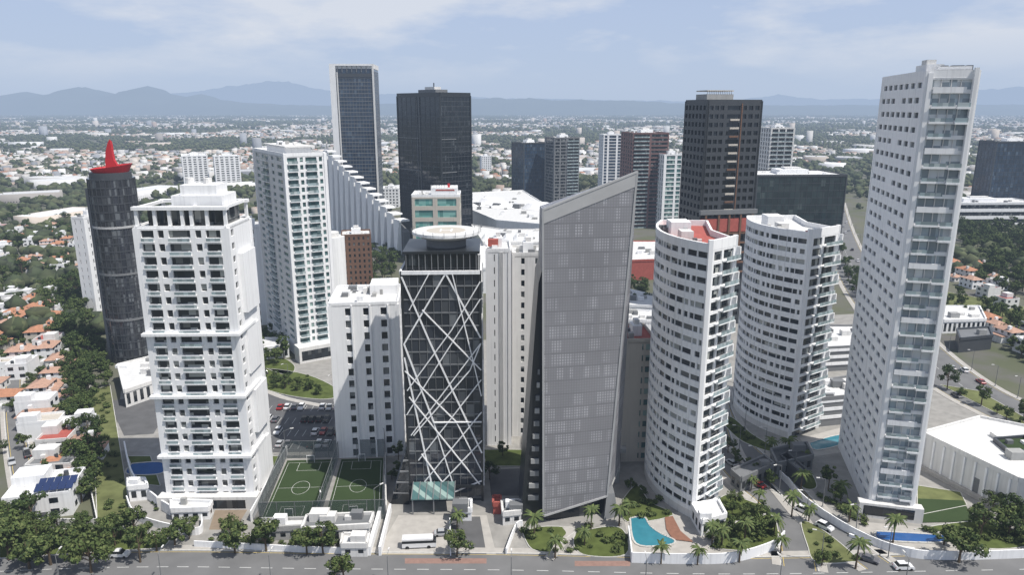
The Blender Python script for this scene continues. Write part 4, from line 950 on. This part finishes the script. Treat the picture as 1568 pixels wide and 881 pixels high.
rc[hip]=np.array([.38,.2,.13])*NR.uniform(.8,1.2,(hip.sum(),1)); rc[A[:,2]>13]=np.array([.66,.67,.68])
col=np.ones((n,9,4)); col[:,:4,:3]=wc[:,None]; col[:,4:8,:3]=np.where(hip[:,None],rc,wc)[:,None]; col[:,8,:3]=rc
col[:,:,:3]*=NR.uniform(.75,1.12,(n,1,1))
fast_mesh('distant_city_houses',V.reshape(-1,3),Fc,city_m,col.reshape(-1,4))
A=np.array(Tn); n=len(A)
import bmesh
bm=bmesh.new(); bmesh.ops.create_icosphere(bm,subdivisions=1,radius=1); bm.verts.ensure_lookup_table(); iv=np.array([v.co[:] for v in bm.verts]); fi=np.array([[v.index for v in f.verts] for f in bm.faces]); bm.free()
near=A[:,1]<1300; A2=np.concatenate([A]+[A[near]+np.array([NR.normal(0,1.6,near.sum()),NR.normal(0,1.6,near.sum()),NR.uniform(-1.6,-.5,near.sum())]).T for _ in range(3)]); n=len(A2)
V=iv[None]*NR.uniform(.6,1.3,(n,len(iv),1))*np.maximum(A2[:,2],1)[:,None,None]; V[:,:,2]*=.85; V[:,:,0]+=A2[:,0][:,None]; V[:,:,1]+=A2[:,1][:,None]; V[:,:,2]+=(A2[:,2]*NR.uniform(.75,1.2,n))[:,None]
Fc=(np.arange(n)[:,None,None]*len(iv)+fi[None]).reshape(-1,3)
col=np.ones((n,len(fi),4)); base=np.array([[.035,.052,.022],[.055,.075,.03],[.075,.09,.038]])[NR.choice(3,n)]; col[:,:,:3]=base[:,None]*NR.uniform(.6,1.4,(n,len(fi),1))
fast_mesh('distant_trees',V.reshape(-1,3),Fc,treemass_m,col.reshape(-1,4))
# ================= hills =================
hillm=M('hill_vegetation',(.06,.075,.05),.95,var=.3,scale=.002,spec=.05)
def hills(name,prof,Y,dep,seed):
    us=np.arange(-300,1900,5); b=B(name); rows=7; vs=[];m=len(us)
    for r in range(rows):
        t=r/(rows-1); s_=math.sin(math.pi*t)
        for u in us:
            v=np.interp(u,[p[0] for p in prof],[p[1] for p in prof]); hgt=max(0,zt(Y,v)-0)
            y=Y+dep*(t-.5); x=(u-CX)*Y*C/F
            hh=hgt*s_*(1+.10*noise.noise(Vector((u*.05,t*3,seed)))+.06*noise.noise(Vector((u*.15,t*6,seed))))
            vs.append((x,y,hh-2))
    b.add(vs,[(r*m+i,r*m+i+1,(r+1)*m+i+1,(r+1)*m+i) for r in range(rows-1) for i in range(m-1)],hillm); b.obj(name)
hills('hills',[(-300,150),(0,148),(20,146),(45,141),(70,148),(100,142),(125,133),(150,137),(175,144),(205,140),(230,131),(255,143),(285,149),(310,145),(335,153),(400,158),(480,161),(600,159),(700,150),(830,151),(1000,155),(1060,159),(1250,161),(1400,160),(1900,161)],12000,3000,1)
hills('distant_mountains',[(-300,148),(0,154),(80,146),(200,148),(300,140),(380,130),(430,125),(480,134),(560,146),(640,142),(760,150),(1000,154),(1130,154),(1190,144),(1250,152),(1400,150),(1480,138),(1560,132),(1700,120),(1900,134)],27000,4000,2)
# ================= world, sun, camera =================
el=math.radians(60); az=math.radians(121)
w=bpy.data.worlds.new('World'); sc.world=w; w.use_nodes=True; nt=w.node_tree; n=nt.nodes; l=nt.links; n.clear()
out=n.new('ShaderNodeOutputWorld'); bg=n.new('ShaderNodeBackground'); bg.inputs[1].default_value=.1
sky=n.new('ShaderNodeTexSky'); sky.sky_type='NISHITA'; sky.sun_disc=False; sky.sun_elevation=el; sky.sun_rotation=az; sky.dust_density=1.5; sky.air_density=1.
tc=n.new('ShaderNodeTexCoord'); mp=n.new('ShaderNodeMapping'); mp.inputs['Scale'].default_value=(2.4,2.4,9.); mp.inputs['Location'].default_value=(1.1,.2,.35); l.new(tc.outputs['Generated'],mp.inputs[0])
no=n.new('ShaderNodeTexNoise'); no.inputs['Scale'].default_value=1.7; no.inputs['Detail'].default_value=8; no.inputs['Roughness'].default_value=.55; l.new(mp.outputs[0],no.inputs['Vector'])
rp=n.new('ShaderNodeValToRGB'); rp.color_ramp.elements[0].position=.47; rp.color_ramp.elements[1].position=.64; l.new(no.outputs[0],rp.inputs[0])
# haze layer is thick near the horizon and thins to clear blue towards the zenith
sp=n.new('ShaderNodeSeparateXYZ'); l.new(tc.outputs['Generated'],sp.inputs[0])
hz=n.new('ShaderNodeMapRange'); hz.inputs['From Min'].default_value=.12; hz.inputs['From Max'].default_value=.6; hz.inputs['To Min'].default_value=.9; hz.inputs['To Max'].default_value=.15; l.new(sp.outputs[2],hz.inputs['Value'])
gd=n.new('ShaderNodeMapRange'); gd.inputs['From Min'].default_value=0.; gd.inputs['From Max'].default_value=.14; l.new(sp.outputs[2],gd.inputs['Value'])
hc=n.new('ShaderNodeMix'); hc.data_type='RGBA'; hc.inputs[6].default_value=(5.,6.05,7.8,1); hc.inputs[7].default_value=(4.7,5.75,7.9,1); l.new(gd.outputs[0],hc.inputs[0])
m1=n.new('ShaderNodeMix'); m1.data_type='RGBA'; l.new(hz.outputs[0],m1.inputs[0]); l.new(hc.outputs[2],m1.inputs[7]); l.new(sky.outputs[0],m1.inputs[6])
m2=n.new('ShaderNodeMix'); m2.data_type='RGBA'; m2.inputs[7].default_value=(7.4,7.7,8.3,1); l.new(m1.outputs[2],m2.inputs[6])
cf=n.new('ShaderNodeMapRange'); cf.inputs['From Min'].default_value=.02; cf.inputs['From Max'].default_value=.09; cf.inputs['To Max'].default_value=.75; l.new(sp.outputs[2],cf.inputs['Value'])
ml=n.new('ShaderNodeMath'); ml.operation='MULTIPLY'; l.new(cf.outputs[0],ml.inputs[1]); l.new(rp.outputs[0],ml.inputs[0]); l.new(ml.outputs[0],m2.inputs[0])
l.new(m2.outputs[2],bg.inputs[0]); l.new(bg.outputs[0],out.inputs[0])
sd=bpy.data.lights.new('sun','SUN'); sd.energy=4.9; sd.angle=math.radians(.5); sd.color=(1,.96,.9); so=bpy.data.objects.new('sun',sd); sc.collection.objects.link(so)
Sv=Vector((math.cos(el)*math.sin(az),math.cos(el)*math.cos(az),math.sin(el))); so.rotation_euler=Sv.to_track_quat('Z','Y').to_euler()
cd=bpy.data.cameras.new('camera'); cam=bpy.data.objects.new('camera',cd); sc.collection.objects.link(cam); cam.location=(0,0,H); cam.rotation_euler=(math.pi/2-PT,0,0)
cd.sensor_width=36; cd.lens=F/1568*36; cd.clip_start=.5; cd.clip_end=90000; sc.camera=cam
sc.view_settings.view_transform='Standard'; sc.view_settings.look='None'; sc.view_settings.exposure=0
print('built',time.time()-T0)
